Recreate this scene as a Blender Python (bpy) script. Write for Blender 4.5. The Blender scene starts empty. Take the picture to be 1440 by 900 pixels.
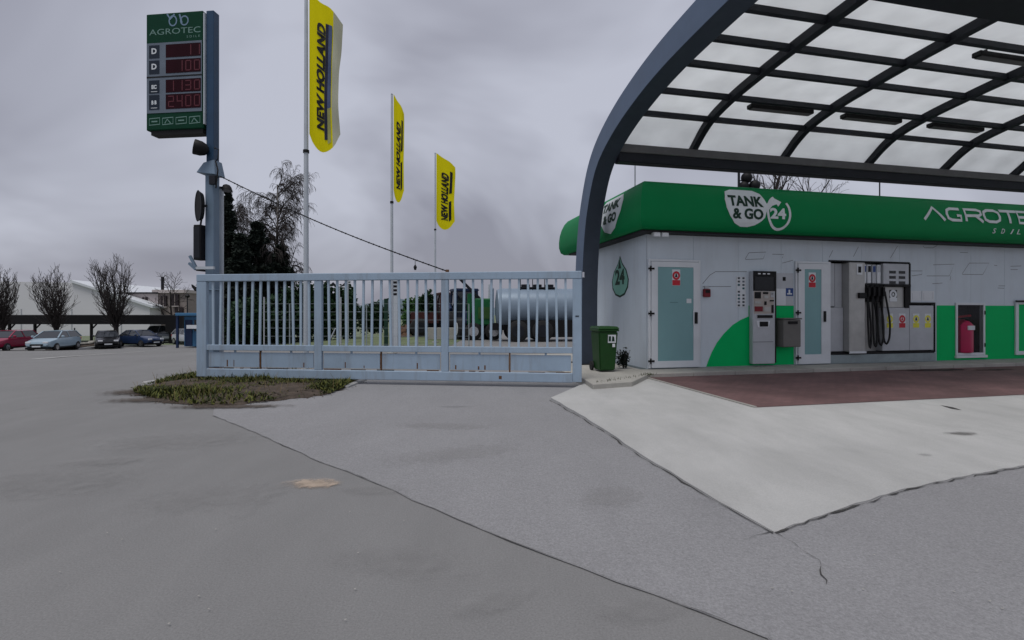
import bpy, bmesh, math, random
from mathutils import Vector, Matrix
random.seed(7)
R = math.radians
sc = bpy.context.scene
col = sc.collection

# ------------------------------------------------------------------ camera
H = 1.4
cam_d = bpy.data.cameras.new('camera'); cam = bpy.data.objects.new('camera', cam_d); col.objects.link(cam)
cam.location = (0, 0, H); cam.rotation_euler = (R(90), 0, 0)
cam_d.sensor_width = 36; cam_d.lens = 18.0            # 90 degrees across
cam_d.shift_y = -10 / 1440                            # horizon a little above the middle
cam_d.clip_start = 0.05; cam_d.clip_end = 4000
sc.camera = cam

# ------------------------------------------------------------------ sky, sun, exposure
SUN_EL, SUN_AZ = 70, 205          # azimuth clockwise from +Y
w = bpy.data.worlds.new('World'); sc.world = w; w.use_nodes = True
nt = w.node_tree; nt.nodes.clear()
def wn(t, **k):
    n = nt.nodes.new(t)
    for a, b in k.items(): setattr(n, a, b)
    return n
out = wn('ShaderNodeOutputWorld'); bg = wn('ShaderNodeBackground'); bg.inputs['Strength'].default_value = 0.1
sky = wn('ShaderNodeTexSky', sky_type='NISHITA', sun_disc=False)
sky.sun_elevation = R(SUN_EL); sky.sun_rotation = R(SUN_AZ); sky.air_density = 1.2; sky.dust_density = 3.0
tc = wn('ShaderNodeTexCoord'); sep = wn('ShaderNodeSeparateXYZ'); nt.links.new(tc.outputs['Generated'], sep.inputs[0])
zz = wn('ShaderNodeMath', operation='ABSOLUTE'); nt.links.new(sep.outputs['Z'], zz.inputs[0])
za = wn('ShaderNodeMath', operation='ADD'); nt.links.new(zz.outputs[0], za.inputs[0]); za.inputs[1].default_value = 0.42
dx = wn('ShaderNodeMath', operation='DIVIDE'); nt.links.new(sep.outputs['X'], dx.inputs[0]); nt.links.new(za.outputs[0], dx.inputs[1])
dy = wn('ShaderNodeMath', operation='DIVIDE'); nt.links.new(sep.outputs['Y'], dy.inputs[0]); nt.links.new(za.outputs[0], dy.inputs[1])
cmb = wn('ShaderNodeCombineXYZ'); nt.links.new(dx.outputs[0], cmb.inputs[0]); nt.links.new(dy.outputs[0], cmb.inputs[1]); cmb.inputs[2].default_value = 3.7
n1 = wn('ShaderNodeTexNoise'); n1.inputs['Scale'].default_value = 1.15; n1.inputs['Detail'].default_value = 4; n1.inputs['Roughness'].default_value = 0.5; n1.inputs['Distortion'].default_value = 0.6
nt.links.new(cmb.outputs[0], n1.inputs['Vector'])
rp = wn('ShaderNodeValToRGB'); cr = rp.color_ramp
cr.elements[0].position = 0.37; cr.elements[0].color = (0.245, 0.247, 0.298, 1)
cr.elements[1].position = 0.64; cr.elements[1].color = (0.455, 0.47, 0.545, 1)
nt.links.new(n1.outputs['Fac'], rp.inputs[0])
sca = wn('ShaderNodeVectorMath', operation='SCALE'); nt.links.new(rp.outputs[0], sca.inputs[0]); sca.inputs['Scale'].default_value = 10.0
mx = wn('ShaderNodeMix', data_type='RGBA'); mx.inputs[0].default_value = 0.93
nt.links.new(sky.outputs[0], mx.inputs[6]); nt.links.new(sca.outputs[0], mx.inputs[7])
nt.links.new(mx.outputs[2], bg.inputs['Color']); nt.links.new(bg.outputs[0], out.inputs[0])
sl = bpy.data.lights.new('sun', 'SUN'); so = bpy.data.objects.new('sun', sl); col.objects.link(so)
sl.energy = 1.5; sl.angle = R(22); sl.color = (1.0, 0.97, 0.93)
sd = Vector((math.sin(R(SUN_AZ))*math.cos(R(SUN_EL)), math.cos(R(SUN_AZ))*math.cos(R(SUN_EL)), math.sin(R(SUN_EL))))
so.rotation_euler = sd.to_track_quat('Z', 'Y').to_euler(); so.location = (0, -20, 40)
vs = sc.view_settings; vs.view_transform = 'Standard'; vs.look = 'None'; vs.exposure = 0.2; vs.gamma = 1.0; vs.use_curve_mapping = False

# ------------------------------------------------------------------ materials
def mat(name, c, rough=0.6, metal=0.0, var=0.12, scale=3.0, bump=0.0, bscale=60.0, dirt=0.0, dirtcol=(0.06, 0.05, 0.045), spec=0.3, streak=False, coat=0.0):
    m = bpy.data.materials.new(name); m.use_nodes = True; t = m.node_tree; b = t.nodes['Principled BSDF']
    b.inputs['Roughness'].default_value = rough; b.inputs['Metallic'].default_value = metal; b.inputs['Specular IOR Level'].default_value = spec
    b.inputs['Coat Weight'].default_value = coat
    co = t.nodes.new('ShaderNodeTexCoord'); src = co.outputs['Object']
    if streak:
        mp = t.nodes.new('ShaderNodeMapping'); mp.inputs['Scale'].default_value = (1, 1, 0.12); t.links.new(src, mp.inputs[0]); ssrc = mp.outputs[0]
    else: ssrc = src
    nz = t.nodes.new('ShaderNodeTexNoise'); nz.inputs['Scale'].default_value = scale; nz.inputs['Detail'].default_value = 6; nz.inputs['Roughness'].default_value = 0.6
    t.links.new(src, nz.inputs['Vector'])
    mr = t.nodes.new('ShaderNodeMapRange'); mr.inputs[1].default_value = 0.3; mr.inputs[2].default_value = 0.7; mr.inputs[3].default_value = 1-var; mr.inputs[4].default_value = 1+var
    t.links.new(nz.outputs[0], mr.inputs[0])
    vm = t.nodes.new('ShaderNodeVectorMath'); vm.operation = 'SCALE'; vm.inputs[0].default_value = c[:3]; t.links.new(mr.outputs[0], vm.inputs['Scale'])
    o = vm.outputs[0]
    if dirt > 0:
        n2 = t.nodes.new('ShaderNodeTexNoise'); n2.inputs['Scale'].default_value = scale*2.3; n2.inputs['Detail'].default_value = 8; n2.inputs['Roughness'].default_value = 0.7
        t.links.new(ssrc, n2.inputs['Vector'])
        m2 = t.nodes.new('ShaderNodeMapRange'); m2.inputs[1].default_value = 0.5; m2.inputs[2].default_value = 0.78; m2.inputs[4].default_value = dirt
        t.links.new(n2.outputs[0], m2.inputs[0])
        mi = t.nodes.new('ShaderNodeMix'); mi.data_type = 'RGBA'; t.links.new(m2.outputs[0], mi.inputs[0]); t.links.new(o, mi.inputs[6]); mi.inputs[7].default_value = (*dirtcol, 1)
        o = mi.outputs[2]
    t.links.new(o, b.inputs['Base Color'])
    if bump > 0:
        n3 = t.nodes.new('ShaderNodeTexNoise'); n3.inputs['Scale'].default_value = bscale; n3.inputs['Detail'].default_value = 4; t.links.new(src, n3.inputs['Vector'])
        bp = t.nodes.new('ShaderNodeBump'); bp.inputs['Strength'].default_value = bump; bp.inputs['Distance'].default_value = 0.01
        t.links.new(n3.outputs[0], bp.inputs['Height']); t.links.new(bp.outputs[0], b.inputs['Normal'])
    return m
def glass(name, c, rough=0.08, alpha=0.35):
    m = mat(name, c, rough, 0, 0.05, 1.5); m.node_tree.nodes['Principled BSDF'].inputs['Alpha'].default_value = alpha
    return m
def emit(name, c, s):
    m = bpy.data.materials.new(name); m.use_nodes = True; b = m.node_tree.nodes['Principled BSDF']
    b.inputs['Base Color'].default_value = (*[x*0.3 for x in c], 1); b.inputs['Emission Color'].default_value = (*c, 1); b.inputs['Emission Strength'].default_value = s
    return m
def asphalt(name, c, speck, patch, grainscale=140, bump=0.5):
    m = bpy.data.materials.new(name); m.use_nodes = True; t = m.node_tree; b = t.nodes['Principled BSDF']
    b.inputs['Roughness'].default_value = 0.88; b.inputs['Specular IOR Level'].default_value = 0.25
    co = t.nodes.new('ShaderNodeTexCoord'); s = co.outputs['Object']
    def nz(sc_, d, r=0.6, dist=0.0, sv=None):
        n = t.nodes.new('ShaderNodeTexNoise'); n.inputs['Scale'].default_value = sc_; n.inputs['Detail'].default_value = d; n.inputs['Roughness'].default_value = r; n.inputs['Distortion'].default_value = dist
        if sv:
            mp = t.nodes.new('ShaderNodeMapping'); mp.inputs['Scale'].default_value = sv; mp.inputs['Rotation'].default_value = (0, 0, 0.25); t.links.new(s, mp.inputs[0]); t.links.new(mp.outputs[0], n.inputs[0])
        else: t.links.new(s, n.inputs['Vector'])
        return n.outputs[0]
    def rng(o, a, bb, c0, c1):
        r = t.nodes.new('ShaderNodeMapRange'); r.inputs[1].default_value = a; r.inputs[2].default_value = bb; r.inputs[3].default_value = c0; r.inputs[4].default_value = c1; t.links.new(o, r.inputs[0]); return r.outputs[0]
    def mul(a, bb):
        x = t.nodes.new('ShaderNodeMath'); x.operation = 'MULTIPLY'; t.links.new(a, x.inputs[0]); t.links.new(bb, x.inputs[1]); return x.outputs[0]
    big = rng(nz(0.35, 5, 0.6, 0.4), 0.3, 0.7, 1-patch, 1+patch)
    mid = rng(nz(2.2, 6, 0.65, 0.0, (1, 0.35, 1)), 0.3, 0.72, 1-patch*0.8, 1+patch*0.8)
    fine = rng(nz(grainscale, 3, 0.8), 0.25, 0.75, 1-speck, 1+speck)
    fac = mul(mul(big, mid), fine)
    vm = t.nodes.new('ShaderNodeVectorMath'); vm.operation = 'SCALE'; vm.inputs[0].default_value = c; t.links.new(fac, vm.inputs['Scale'])
    st = rng(nz(0.9, 8, 0.75, 0.6), 0.60, 0.78, 0.0, 0.45)
    mi = t.nodes.new('ShaderNodeMix'); mi.data_type = 'RGBA'; t.links.new(st, mi.inputs[0]); t.links.new(vm.outputs[0], mi.inputs[6]); mi.inputs[7].default_value = (c[0]*0.62, c[1]*0.62, c[2]*0.62, 1)
    t.links.new(mi.outputs[2], b.inputs['Base Color'])
    bp = t.nodes.new('ShaderNodeBump'); bp.inputs['Strength'].default_value = bump; bp.inputs['Distance'].default_value = 0.006
    t.links.new(nz(grainscale*0.8, 3, 0.7), bp.inputs['Height']); t.links.new(bp.outputs[0], b.inputs['Normal'])
    return m
M = {}
M['asphalt_old'] = asphalt('asphalt_old', (0.212, 0.211, 0.210), 0.24, 0.07, 90, 0.45)
M['asphalt_new'] = asphalt('asphalt_new', (0.257, 0.256, 0.263), 0.32, 0.06, 75, 0.7)
M['concrete'] = asphalt('concrete', (0.43, 0.43, 0.42), 0.14, 0.12, 90, 0.25)
M['kerb'] = asphalt('kerb_concrete', (0.36, 0.35, 0.32), 0.15, 0.18, 60, 0.5)
M['crack'] = mat('crack', (0.06, 0.058, 0.056), 0.95)
M['paint_white'] = mat('road_paint', (0.62, 0.62, 0.60), 0.8, var=0.25, scale=9)
def soft(name, c, strength, nscale=5.0):
    m = mat(name, c, 0.9, var=0.25, scale=8); t = m.node_tree; b = t.nodes['Principled BSDF']
    co = t.nodes.new('ShaderNodeTexCoord'); v = t.nodes.new('ShaderNodeVectorMath'); v.operation = 'SUBTRACT'; v.inputs[1].default_value = (.5,.5,.5); t.links.new(co.outputs['Generated'], v.inputs[0])
    sp = t.nodes.new('ShaderNodeSeparateXYZ'); t.links.new(v.outputs[0], sp.inputs[0]); cx = t.nodes.new('ShaderNodeCombineXYZ'); t.links.new(sp.outputs[0], cx.inputs[0]); t.links.new(sp.outputs[1], cx.inputs[1])
    ln = t.nodes.new('ShaderNodeVectorMath'); ln.operation = 'LENGTH'; t.links.new(cx.outputs[0], ln.inputs[0])
    nz = t.nodes.new('ShaderNodeTexNoise'); nz.inputs['Scale'].default_value = nscale; nz.inputs['Detail'].default_value = 8; nz.inputs['Roughness'].default_value = .7; t.links.new(co.outputs['Object'], nz.inputs['Vector'])
    ad = t.nodes.new('ShaderNodeMath'); ad.operation = 'MULTIPLY_ADD'; t.links.new(nz.outputs[0], ad.inputs[0]); ad.inputs[1].default_value = -.9; t.links.new(ln.outputs['Value'], ad.inputs[2])
    mr = t.nodes.new('ShaderNodeMapRange'); mr.interpolation_type = 'SMOOTHSTEP'; mr.inputs[1].default_value = -.32; mr.inputs[2].default_value = .03; mr.inputs[3].default_value = strength; mr.inputs[4].default_value = 0; t.links.new(ad.outputs[0], mr.inputs[0])
    t.links.new(mr.outputs[0], b.inputs['Alpha']); return m
M['stain'] = soft('stain', (0.46, 0.37, 0.29), 0.75, 9)
M['oil'] = soft('oil', (0.03, 0.028, 0.028), 0.8, 3)
M['padspot'] = soft('pad_spot', (0.07, 0.066, 0.06), 0.5, 5)
M['damp'] = soft('damp', (0.30, 0.295, 0.28), 0.30, 4)
M['dampdark'] = soft('damp_dark', (0.12, 0.12, 0.122), 0.22, 3)
M['soilsoft'] = soft('soil_soft', (0.085, 0.068, 0.055), 0.85, 6)
M['dust'] = soft('dust', (0.30, 0.297, 0.293), 0.22, 7)
M['gate'] = mat('gate_paint', (0.30, 0.39, 0.49), 0.5, spec=0.3, var=0.07, scale=2.5, dirt=0.5, dirtcol=(0.17, 0.15, 0.13), bump=0.06, bscale=25, streak=True)
M['gatebar'] = mat('gate_bar_paint', (0.36, 0.46, 0.56), 0.45, var=0.07, scale=2.5, dirt=0.25, dirtcol=(0.2, 0.2, 0.2))
M['rust'] = mat('rust', (0.12, 0.06, 0.03), 0.9, var=0.4, scale=20)
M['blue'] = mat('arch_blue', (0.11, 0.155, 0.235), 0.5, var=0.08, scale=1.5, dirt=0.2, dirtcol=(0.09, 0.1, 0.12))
M['archshade'] = mat('arch_inner_shade', (0.04, 0.052, 0.074), 0.55, var=0.1)  # darker arch blue, with the shade of the inner face put into the colour
M['polegrey'] = mat('pole_blue_grey', (0.16, 0.225, 0.30), 0.45, var=0.1, scale=2.0, dirt=0.25, dirtcol=(0.12, 0.13, 0.14), streak=True)
M['poledeep'] = mat('pole_deep_blue', (0.025, 0.06, 0.115), 0.4, var=0.1)
M['polelight'] = mat('pole_light', (0.48, 0.52, 0.56), 0.5, var=0.08, dirt=0.2, streak=True, dirtcol=(0.2, 0.2, 0.2))
M['darksteel'] = mat('dark_steel', (0.011, 0.013, 0.019), 0.6, spec=0.3, var=0.15)
M['beam'] = mat('beam_grey', (0.12, 0.12, 0.123), 0.6, spec=0.3, var=0.12, dirt=0.2)
M['black'] = mat('black_plastic', (0.007, 0.007, 0.008), 0.6, spec=0.25, var=0.2)
M['rubber'] = mat('rubber', (0.018, 0.018, 0.019), 0.75, var=0.2)
M['wall'] = mat('wall_panel', (0.58, 0.645, 0.70), 0.55, var=0.05, scale=1.2, dirt=0.3, dirtcol=(0.34, 0.35, 0.36), streak=True)
M['seam'] = mat('seam', (0.05, 0.052, 0.055), 0.9)
M['green'] = mat('fascia_green', (0.001, 0.20, 0.06), 0.5, spec=0.12, var=0.05, scale=1.0, dirt=0.12, dirtcol=(0.01, 0.09, 0.04), streak=True)
M['greenpanel'] = mat('panel_green', (0.0005, 0.46, 0.125), 0.6, var=0.04, spec=0.12)
M['lettergrey'] = mat('letter_grey', (0.66, 0.70, 0.72), 0.45, var=0.06)
M['letterdark'] = mat('letter_dark', (0.006, 0.035, 0.02), 0.6)
M['white'] = mat('white_paint', (0.66, 0.69, 0.72), 0.45, var=0.05, scale=2, dirt=0.12, dirtcol=(0.35, 0.36, 0.37))
M['teal'] = mat('teal_glass', (0.20, 0.37, 0.385), 0.3, spec=0.3, var=0.05, scale=1.0)
M['teal_light'] = mat('teal_light', (0.17, 0.42, 0.33), 0.4, var=0.05)
M['red'] = mat('sticker_red', (0.50, 0.02, 0.035), 0.45)
M['darkred'] = mat('dark_red', (0.17, 0.012, 0.02), 0.5)
M['yellow'] = mat('sticker_yellow', (0.70, 0.66, 0.06), 0.5)
M['blue_sign'] = mat('sign_blue', (0.02, 0.06, 0.22), 0.4)
M['steel'] = mat('brushed_steel', (0.42, 0.42, 0.41), 0.42, 0.55, var=0.12, scale=3, streak=True, dirt=0.2, dirtcol=(0.2, 0.2, 0.2))
M['cabinet'] = mat('cabinet_grey', (0.46, 0.48, 0.51), 0.45, 0.1, var=0.06, dirt=0.1)
M['plinth'] = mat('plinth_grey', (0.27, 0.32, 0.335), 0.6, var=0.12, dirt=0.3, dirtcol=(0.12, 0.12, 0.11))
M['screen'] = mat('screen', (0.006, 0.007, 0.009), 0.12)
M['binbox'] = mat('waste_box', (0.15, 0.145, 0.135), 0.5, var=0.1)
M['bin'] = mat('bin_green', (0.008, 0.055, 0.008), 0.5, var=0.12, scale=4, dirt=0.15)
M['extinguisher'] = mat('extinguisher', (0.42, 0.008, 0.07), 0.35)
M['yellowflag'] = None
M['glassclear'] = glass('cabinet_glass', (0.02, 0.02, 0.025), 0.04, 0.25)
M['carglass'] = mat('car_glass', (0.02, 0.024, 0.03), 0.06, spec=0.8)
M['chrome'] = mat('chrome', (0.6, 0.6, 0.62), 0.2, 0.9)
M['lamp'] = mat('lamp_lens', (0.7, 0.72, 0.75), 0.1, spec=0.8)
M['bark'] = mat('bark', (0.030, 0.026, 0.024), 0.9, var=0.3, scale=6)
M['birch'] = mat('birch_bark', (0.22, 0.21, 0.20), 0.85, var=0.35, scale=5)
M['twig'] = mat('twig', (0.045, 0.038, 0.036), 0.9, var=0.3)
M['needle'] = mat('needles', (0.006, 0.012, 0.008), 0.85, var=0.5, scale=1.3)
M['leafdark'] = mat('leaf_dark', (0.012, 0.038, 0.012), 0.7, var=0.5, scale=1.3)
M['leaf'] = mat('leaf', (0.045, 0.12, 0.03), 0.7, var=0.5, scale=1.3)
M['grass'] = mat('grass', (0.085, 0.092, 0.018), 0.8, var=0.55, scale=5)
M['grassdark'] = mat('grass_dark', (0.032, 0.045, 0.012), 0.85, var=0.5, scale=5)
M['soil'] = mat('soil', (0.075, 0.058, 0.045), 0.95, var=0.45, scale=6, bump=0.8, bscale=30)
M['field'] = mat('field', (0.16, 0.19, 0.12), 0.95, var=0.25, scale=0.3)
M['verge'] = mat('verge', (0.13, 0.16, 0.085), 0.95, var=0.35, scale=1.5, bump=0.6, bscale=20)
M['hill'] = mat('hill', (0.13, 0.17, 0.20), 0.95, var=0.2, scale=0.02)
M['hall'] = mat('hall_white', (0.66, 0.66, 0.68), 0.5, var=0.03, scale=0.2)
M['housewall'] = mat('house_render', (0.50, 0.45, 0.44), 0.85, var=0.07, dirt=0.15, dirtcol=(0.25, 0.22, 0.2))
M['houseupper'] = mat('house_cladding', (0.27, 0.23, 0.215), 0.8, var=0.1)
M['windowdark'] = mat('window_dark', (0.022, 0.014, 0.016), 0.15)
M['kiosk'] = mat('kiosk_blue', (0.05, 0.16, 0.30), 0.45, var=0.12)
M['brown'] = mat('brown_pile', (0.19, 0.11, 0.075), 0.9, var=0.4, scale=4)
def panel_mat():
    m = bpy.data.materials.new('polycarbonate'); m.use_nodes = True; t = m.node_tree; t.nodes.clear()
    o = t.nodes.new('ShaderNodeOutputMaterial'); tr = t.nodes.new('ShaderNodeBsdfTranslucent'); df = t.nodes.new('ShaderNodeBsdfDiffuse'); mi = t.nodes.new('ShaderNodeMixShader')
    co = t.nodes.new('ShaderNodeTexCoord'); nz = t.nodes.new('ShaderNodeTexNoise'); nz.inputs['Scale'].default_value = 1.7; nz.inputs['Detail'].default_value = 8
    t.links.new(co.outputs['Object'], nz.inputs['Vector'])
    mr = t.nodes.new('ShaderNodeMapRange'); mr.inputs[1].default_value = 0.3; mr.inputs[2].default_value = 0.7; mr.inputs[3].default_value = 0.84; mr.inputs[4].default_value = 0.96
    t.links.new(nz.outputs[0], mr.inputs[0]); vm = t.nodes.new('ShaderNodeVectorMath'); vm.operation = 'SCALE'; vm.inputs[0].default_value = (0.98, 1.0, 1.0); t.links.new(mr.outputs[0], vm.inputs['Scale'])
    t.links.new(vm.outputs[0], tr.inputs[0]); df.inputs[0].default_value = (0.7, 0.71, 0.71, 1); mi.inputs[0].default_value = 0.22
    t.links.new(tr.outputs[0], mi.inputs[1]); t.links.new(df.outputs[0], mi.inputs[2]); t.links.new(mi.outputs[0], o.inputs[0]); return m
M['panel'] = panel_mat()
def cloth_mat(name, c):
    m = bpy.data.materials.new(name); m.use_nodes = True; t = m.node_tree; t.nodes.clear()
    o = t.nodes.new('ShaderNodeOutputMaterial'); tr = t.nodes.new('ShaderNodeBsdfTranslucent'); df = t.nodes.new('ShaderNodeBsdfDiffuse'); mi = t.nodes.new('ShaderNodeMixShader')
    tr.inputs[0].default_value = (*c, 1); df.inputs[0].default_value = (*c, 1); mi.inputs[0].default_value = 0.6
    t.links.new(tr.outputs[0], mi.inputs[1]); t.links.new(df.outputs[0], mi.inputs[2]); t.links.new(mi.outputs[0], o.inputs[0]); return m
M['yellowflag'] = cloth_mat('flag_yellow', (0.86, 0.76, 0.012))
M['paleflag'] = cloth_mat('flag_pale', (0.55, 0.55, 0.42))
def paver_mat():
    m = bpy.data.materials.new('red_paving'); m.use_nodes = True; t = m.node_tree; b = t.nodes['Principled BSDF']; b.inputs['Roughness'].default_value = 0.8
    co = t.nodes.new('ShaderNodeTexCoord'); br = t.nodes.new('ShaderNodeTexBrick'); br.inputs['Scale'].default_value = 1; br.inputs['Brick Width'].default_value = 0.2; br.inputs['Row Height'].default_value = 0.1; br.inputs['Mortar Size'].default_value = 0.004
    br.inputs['Color1'].default_value = (0.165, 0.088, 0.085, 1); br.inputs['Color2'].default_value = (0.135, 0.073, 0.071, 1); br.inputs['Mortar'].default_value = (0.055, 0.04, 0.04, 1)
    t.links.new(co.outputs['Object'], br.inputs['Vector'])
    nz = t.nodes.new('ShaderNodeTexNoise'); nz.inputs['Scale'].default_value = 1.1; nz.inputs['Detail'].default_value = 7; t.links.new(co.outputs['Object'], nz.inputs['Vector'])
    mr = t.nodes.new('ShaderNodeMapRange'); mr.inputs[1].default_value = 0.3; mr.inputs[2].default_value = 0.7; mr.inputs[3].default_value = 0.75; mr.inputs[4].default_value = 1.3; t.links.new(nz.outputs[0], mr.inputs[0])
    vm = t.nodes.new('ShaderNodeVectorMath'); vm.operation = 'SCALE'; t.links.new(br.outputs[0], vm.inputs[0]); t.links.new(mr.outputs[0], vm.inputs['Scale']); t.links.new(vm.outputs[0], b.inputs['Base Color'])
    bp = t.nodes.new('ShaderNodeBump'); bp.inputs['Strength'].default_value = 0.3; bp.inputs['Distance'].default_value = 0.004; t.links.new(br.outputs['Fac'], bp.inputs['Height']); t.links.new(bp.outputs[0], b.inputs['Normal'])
    return m
M['red_paving'] = paver_mat()

# ------------------------------------------------------------------ mesh helpers
class MB:
    def __init__(s): s.v = []; s.f = []
    def add(s, v, f):
        o = len(s.v); s.v += [tuple(p) for p in v]; s.f += [tuple(i+o for i in q) for q in f]; return s
    def box(s, x0, x1, y0, y1, z0, z1):
        return s.add([(x0,y0,z0),(x1,y0,z0),(x1,y1,z0),(x0,y1,z0),(x0,y0,z1),(x1,y0,z1),(x1,y1,z1),(x0,y1,z1)],
                     [(0,3,2,1),(4,5,6,7),(0,1,5,4),(1,2,6,5),(2,3,7,6),(3,0,4,7)])
    def quad(s, a, b, c, d): return s.add([a, b, c, d], [(0,1,2,3)])
    def bar(s, a, b, wx, wy, up=(0,0,1)):
        a = Vector(a); b = Vector(b); d = (b-a).normalized(); up = Vector(up)
        if abs(d.dot(up)) > 0.98: up = Vector((0,1,0))
        e = d.cross(up).normalized(); g = e.cross(d)
        P = []
        for p in (a, b):
            for sx, sy in ((-1,-1),(1,-1),(1,1),(-1,1)): P.append(p + e*sx*wx/2 + g*sy*wy/2)
        return s.add(P, [(0,1,2,3),(7,6,5,4),(0,4,5,1),(1,5,6,2),(2,6,7,3),(3,7,4,0)])
    def tube(s, pts, r, n=8, cap=True):
        pts = [Vector(p) for p in pts]; k = len(pts); rs = r if isinstance(r, (list, tuple)) else [r]*k
        V = []; F = []; ref = None
        for i, p in enumerate(pts):
            d = (pts[min(i+1,k-1)] - pts[max(i-1,0)])
            d = d.normalized() if d.length > 1e-9 else Vector((0,0,1))
            if ref is None: ref = Vector((1,0,0)) if abs(d.x) < 0.8 else Vector((0,1,0))
            e = d.cross(ref); e = e.normalized() if e.length > 1e-6 else Vector((0,1,0)); g = d.cross(e)
            for j in range(n):
                a = 2*math.pi*j/n; V.append(p + (e*math.cos(a) + g*math.sin(a))*rs[i])
        for i in range(k-1):
            for j in range(n): F.append((i*n+j, i*n+(j+1)%n, (i+1)*n+(j+1)%n, (i+1)*n+j))
        if cap: F.append(tuple(range(n-1,-1,-1))); F.append(tuple((k-1)*n+j for j in range(n)))
        return s.add(V, F)
    def prism(s, poly, y0, y1):      # polygon in x,z extruded along y
        n = len(poly); V = [(x,y0,z) for x,z in poly] + [(x,y1,z) for x,z in poly]
        F = [tuple(range(n)), tuple(range(2*n-1,n-1,-1))] + [(i, i+n, (i+1)%n+n, (i+1)%n) for i in range(n)]
        return s.add(V, F)
    def slab(s, poly, z0, z1):       # polygon in x,y extruded along z
        n = len(poly); V = [(x,y,z0) for x,y in poly] + [(x,y,z1) for x,y in poly]
        F = [tuple(range(n-1,-1,-1)), tuple(range(n,2*n))] + [(i,(i+1)%n,(i+1)%n+n,i+n) for i in range(n)]
        return s.add(V, F)
    def ribbon(s, pts, wd, y, closed=False):   # flat stroke in x,z at depth y (facing -y)
        n = len(pts); V = []
        for i in range(n):
            a = Vector(pts[(i-1) % n] if (closed or i) else pts[0]); b = Vector(pts[(i+1) % n] if (closed or i < n-1) else pts[-1])
            d = (b-a).normalized(); nr = Vector((-d.y, d.x)); p = Vector(pts[i])
            V += [(p.x+nr.x*wd/2, y, p.y+nr.y*wd/2), (p.x-nr.x*wd/2, y, p.y-nr.y*wd/2)]
        F = []
        for i in range(n if closed else n-1):
            j = (i+1) % n; F.append((2*i, 2*i+1, 2*j+1, 2*j))
        return s.add(V, F)
    def build(s, name, m, parent=None, bevel=0.0, smooth=False, segs=1):
        me = bpy.data.meshes.new(name); me.from_pydata(s.v, [], s.f); me.update()
        bm = bmesh.new(); bm.from_mesh(me)
        bmesh.ops.recalc_face_normals(bm, faces=bm.faces)
        if bevel > 0:
            bmesh.ops.bevel(bm, geom=[e for e in bm.edges if len(e.link_faces) == 2 and e.calc_face_angle(0) > 0.5], offset=bevel, segments=segs, affect='EDGES', clamp_overlap=True)
        if smooth:
            for f in bm.faces: f.smooth = True
            for e in bm.edges:
                if len(e.link_faces) == 2 and e.calc_face_angle(0) > 0.7: e.smooth = False
        bm.to_mesh(me); bm.free()
        me.materials.append(M[m] if isinstance(m, str) else m)
        o = bpy.data.objects.new(name, me); col.objects.link(o)
        if parent: o.parent = parent
        return o
def tag(o, label=None, cat=None, group=None, kind=None):
    if label: o['label'] = label
    if cat: o['category'] = cat
    if group: o['group'] = group
    if kind: o['kind'] = kind
    return o
def thing(name, label, cat, loc=(0,0,0), rz=0, group=None):
    o = bpy.data.objects.new(name, None); o.empty_display_size = 0.2; col.objects.link(o)
    o.location = loc; o.rotation_euler = (0, 0, rz); return tag(o, label, cat, group)
def dup(root, loc=None, rz=None, label=None, mats=None):
    def cp(o, par):
        c = o.copy(); col.objects.link(c); c.parent = par
        for ch in o.children: cp(ch, c)
        return c
    r = cp(root, None)
    if loc: r.location = loc
    if rz is not None: r.rotation_euler = (0, 0, rz)
    if label: r['label'] = label
    return r
def text_mb(txt, size, x0, z0, y, offset=0.0, width=None, shear=0.0, spacing=1.0, align='LEFT'):
    cu = bpy.data.curves.new('t', 'FONT'); cu.body = txt; cu.size = size; cu.offset = offset; cu.shear = shear; cu.space_character = spacing; cu.resolution_u = 3
    o = bpy.data.objects.new('t', cu); col.objects.link(o)
    bpy.context.view_layer.update()
    me = bpy.data.meshes.new_from_object(o.evaluated_get(bpy.context.evaluated_depsgraph_get()))
    vs_ = [v.co.copy() for v in me.vertices]; fs = [tuple(p.vertices) for p in me.polygons]
    bpy.data.objects.remove(o); bpy.data.curves.remove(cu); bpy.data.meshes.remove(me)
    mb = MB()
    if not vs_: return mb
    xa = min(v.x for v in vs_); xb = max(v.x for v in vs_); za = min(v.y for v in vs_)
    k = (width/(xb-xa)) if width else 1.0
    mb.add([(x0+(v.x-xa)*k, y, z0+v.y-za) for v in vs_], fs)
    return mb
def circle(cx, cz, rx, rz, n=24, a0=0, a1=360):
    full = abs(a1-a0) >= 360
    return [(cx+rx*math.cos(R(a0+(a1-a0)*i/(n if full else n-1))), cz+rz*math.sin(R(a0+(a1-a0)*i/(n if full else n-1)))) for i in range(n)]

# pixel helpers: where a sight line through the photograph meets a real depth or the ground
def sstep(a, b, x): t = max(0.0, min(1.0, (x-a)/(b-a))); return t*t*(3-2*t)
XS = [-2000,-300,-90,-60,-45,-34,-28,-24,-21,-19,-17,-15,-13,-11,-9,-7,-2.6,2,10,40,300,2000]
def zf0(X, Y): return -1.6*max(0.0, min(1.0, (Y-12.5)/29.5))*sstep(-8, -19, X)     # the road falls away to the left
def zf(X, Y):                        # height on the shared grid of the ground sheets
    i = max(k for k in range(len(XS)-1) if XS[k] <= X); j = max(k for k in range(len(YS)-1) if YS[k] <= Y)
    x0, x1, y0, y1 = XS[i], XS[i+1], YS[j], YS[j+1]; a = (X-x0)/(x1-x0); b = (Y-y0)/(y1-y0)
    z00, z10, z11, z01 = zf0(x0,y0), zf0(x1,y0), zf0(x1,y1), zf0(x0,y1)
    return z00+(z10-z00)*a+(z11-z10)*b if a >= b else z00+(z11-z01)*a+(z01-z00)*b
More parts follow.
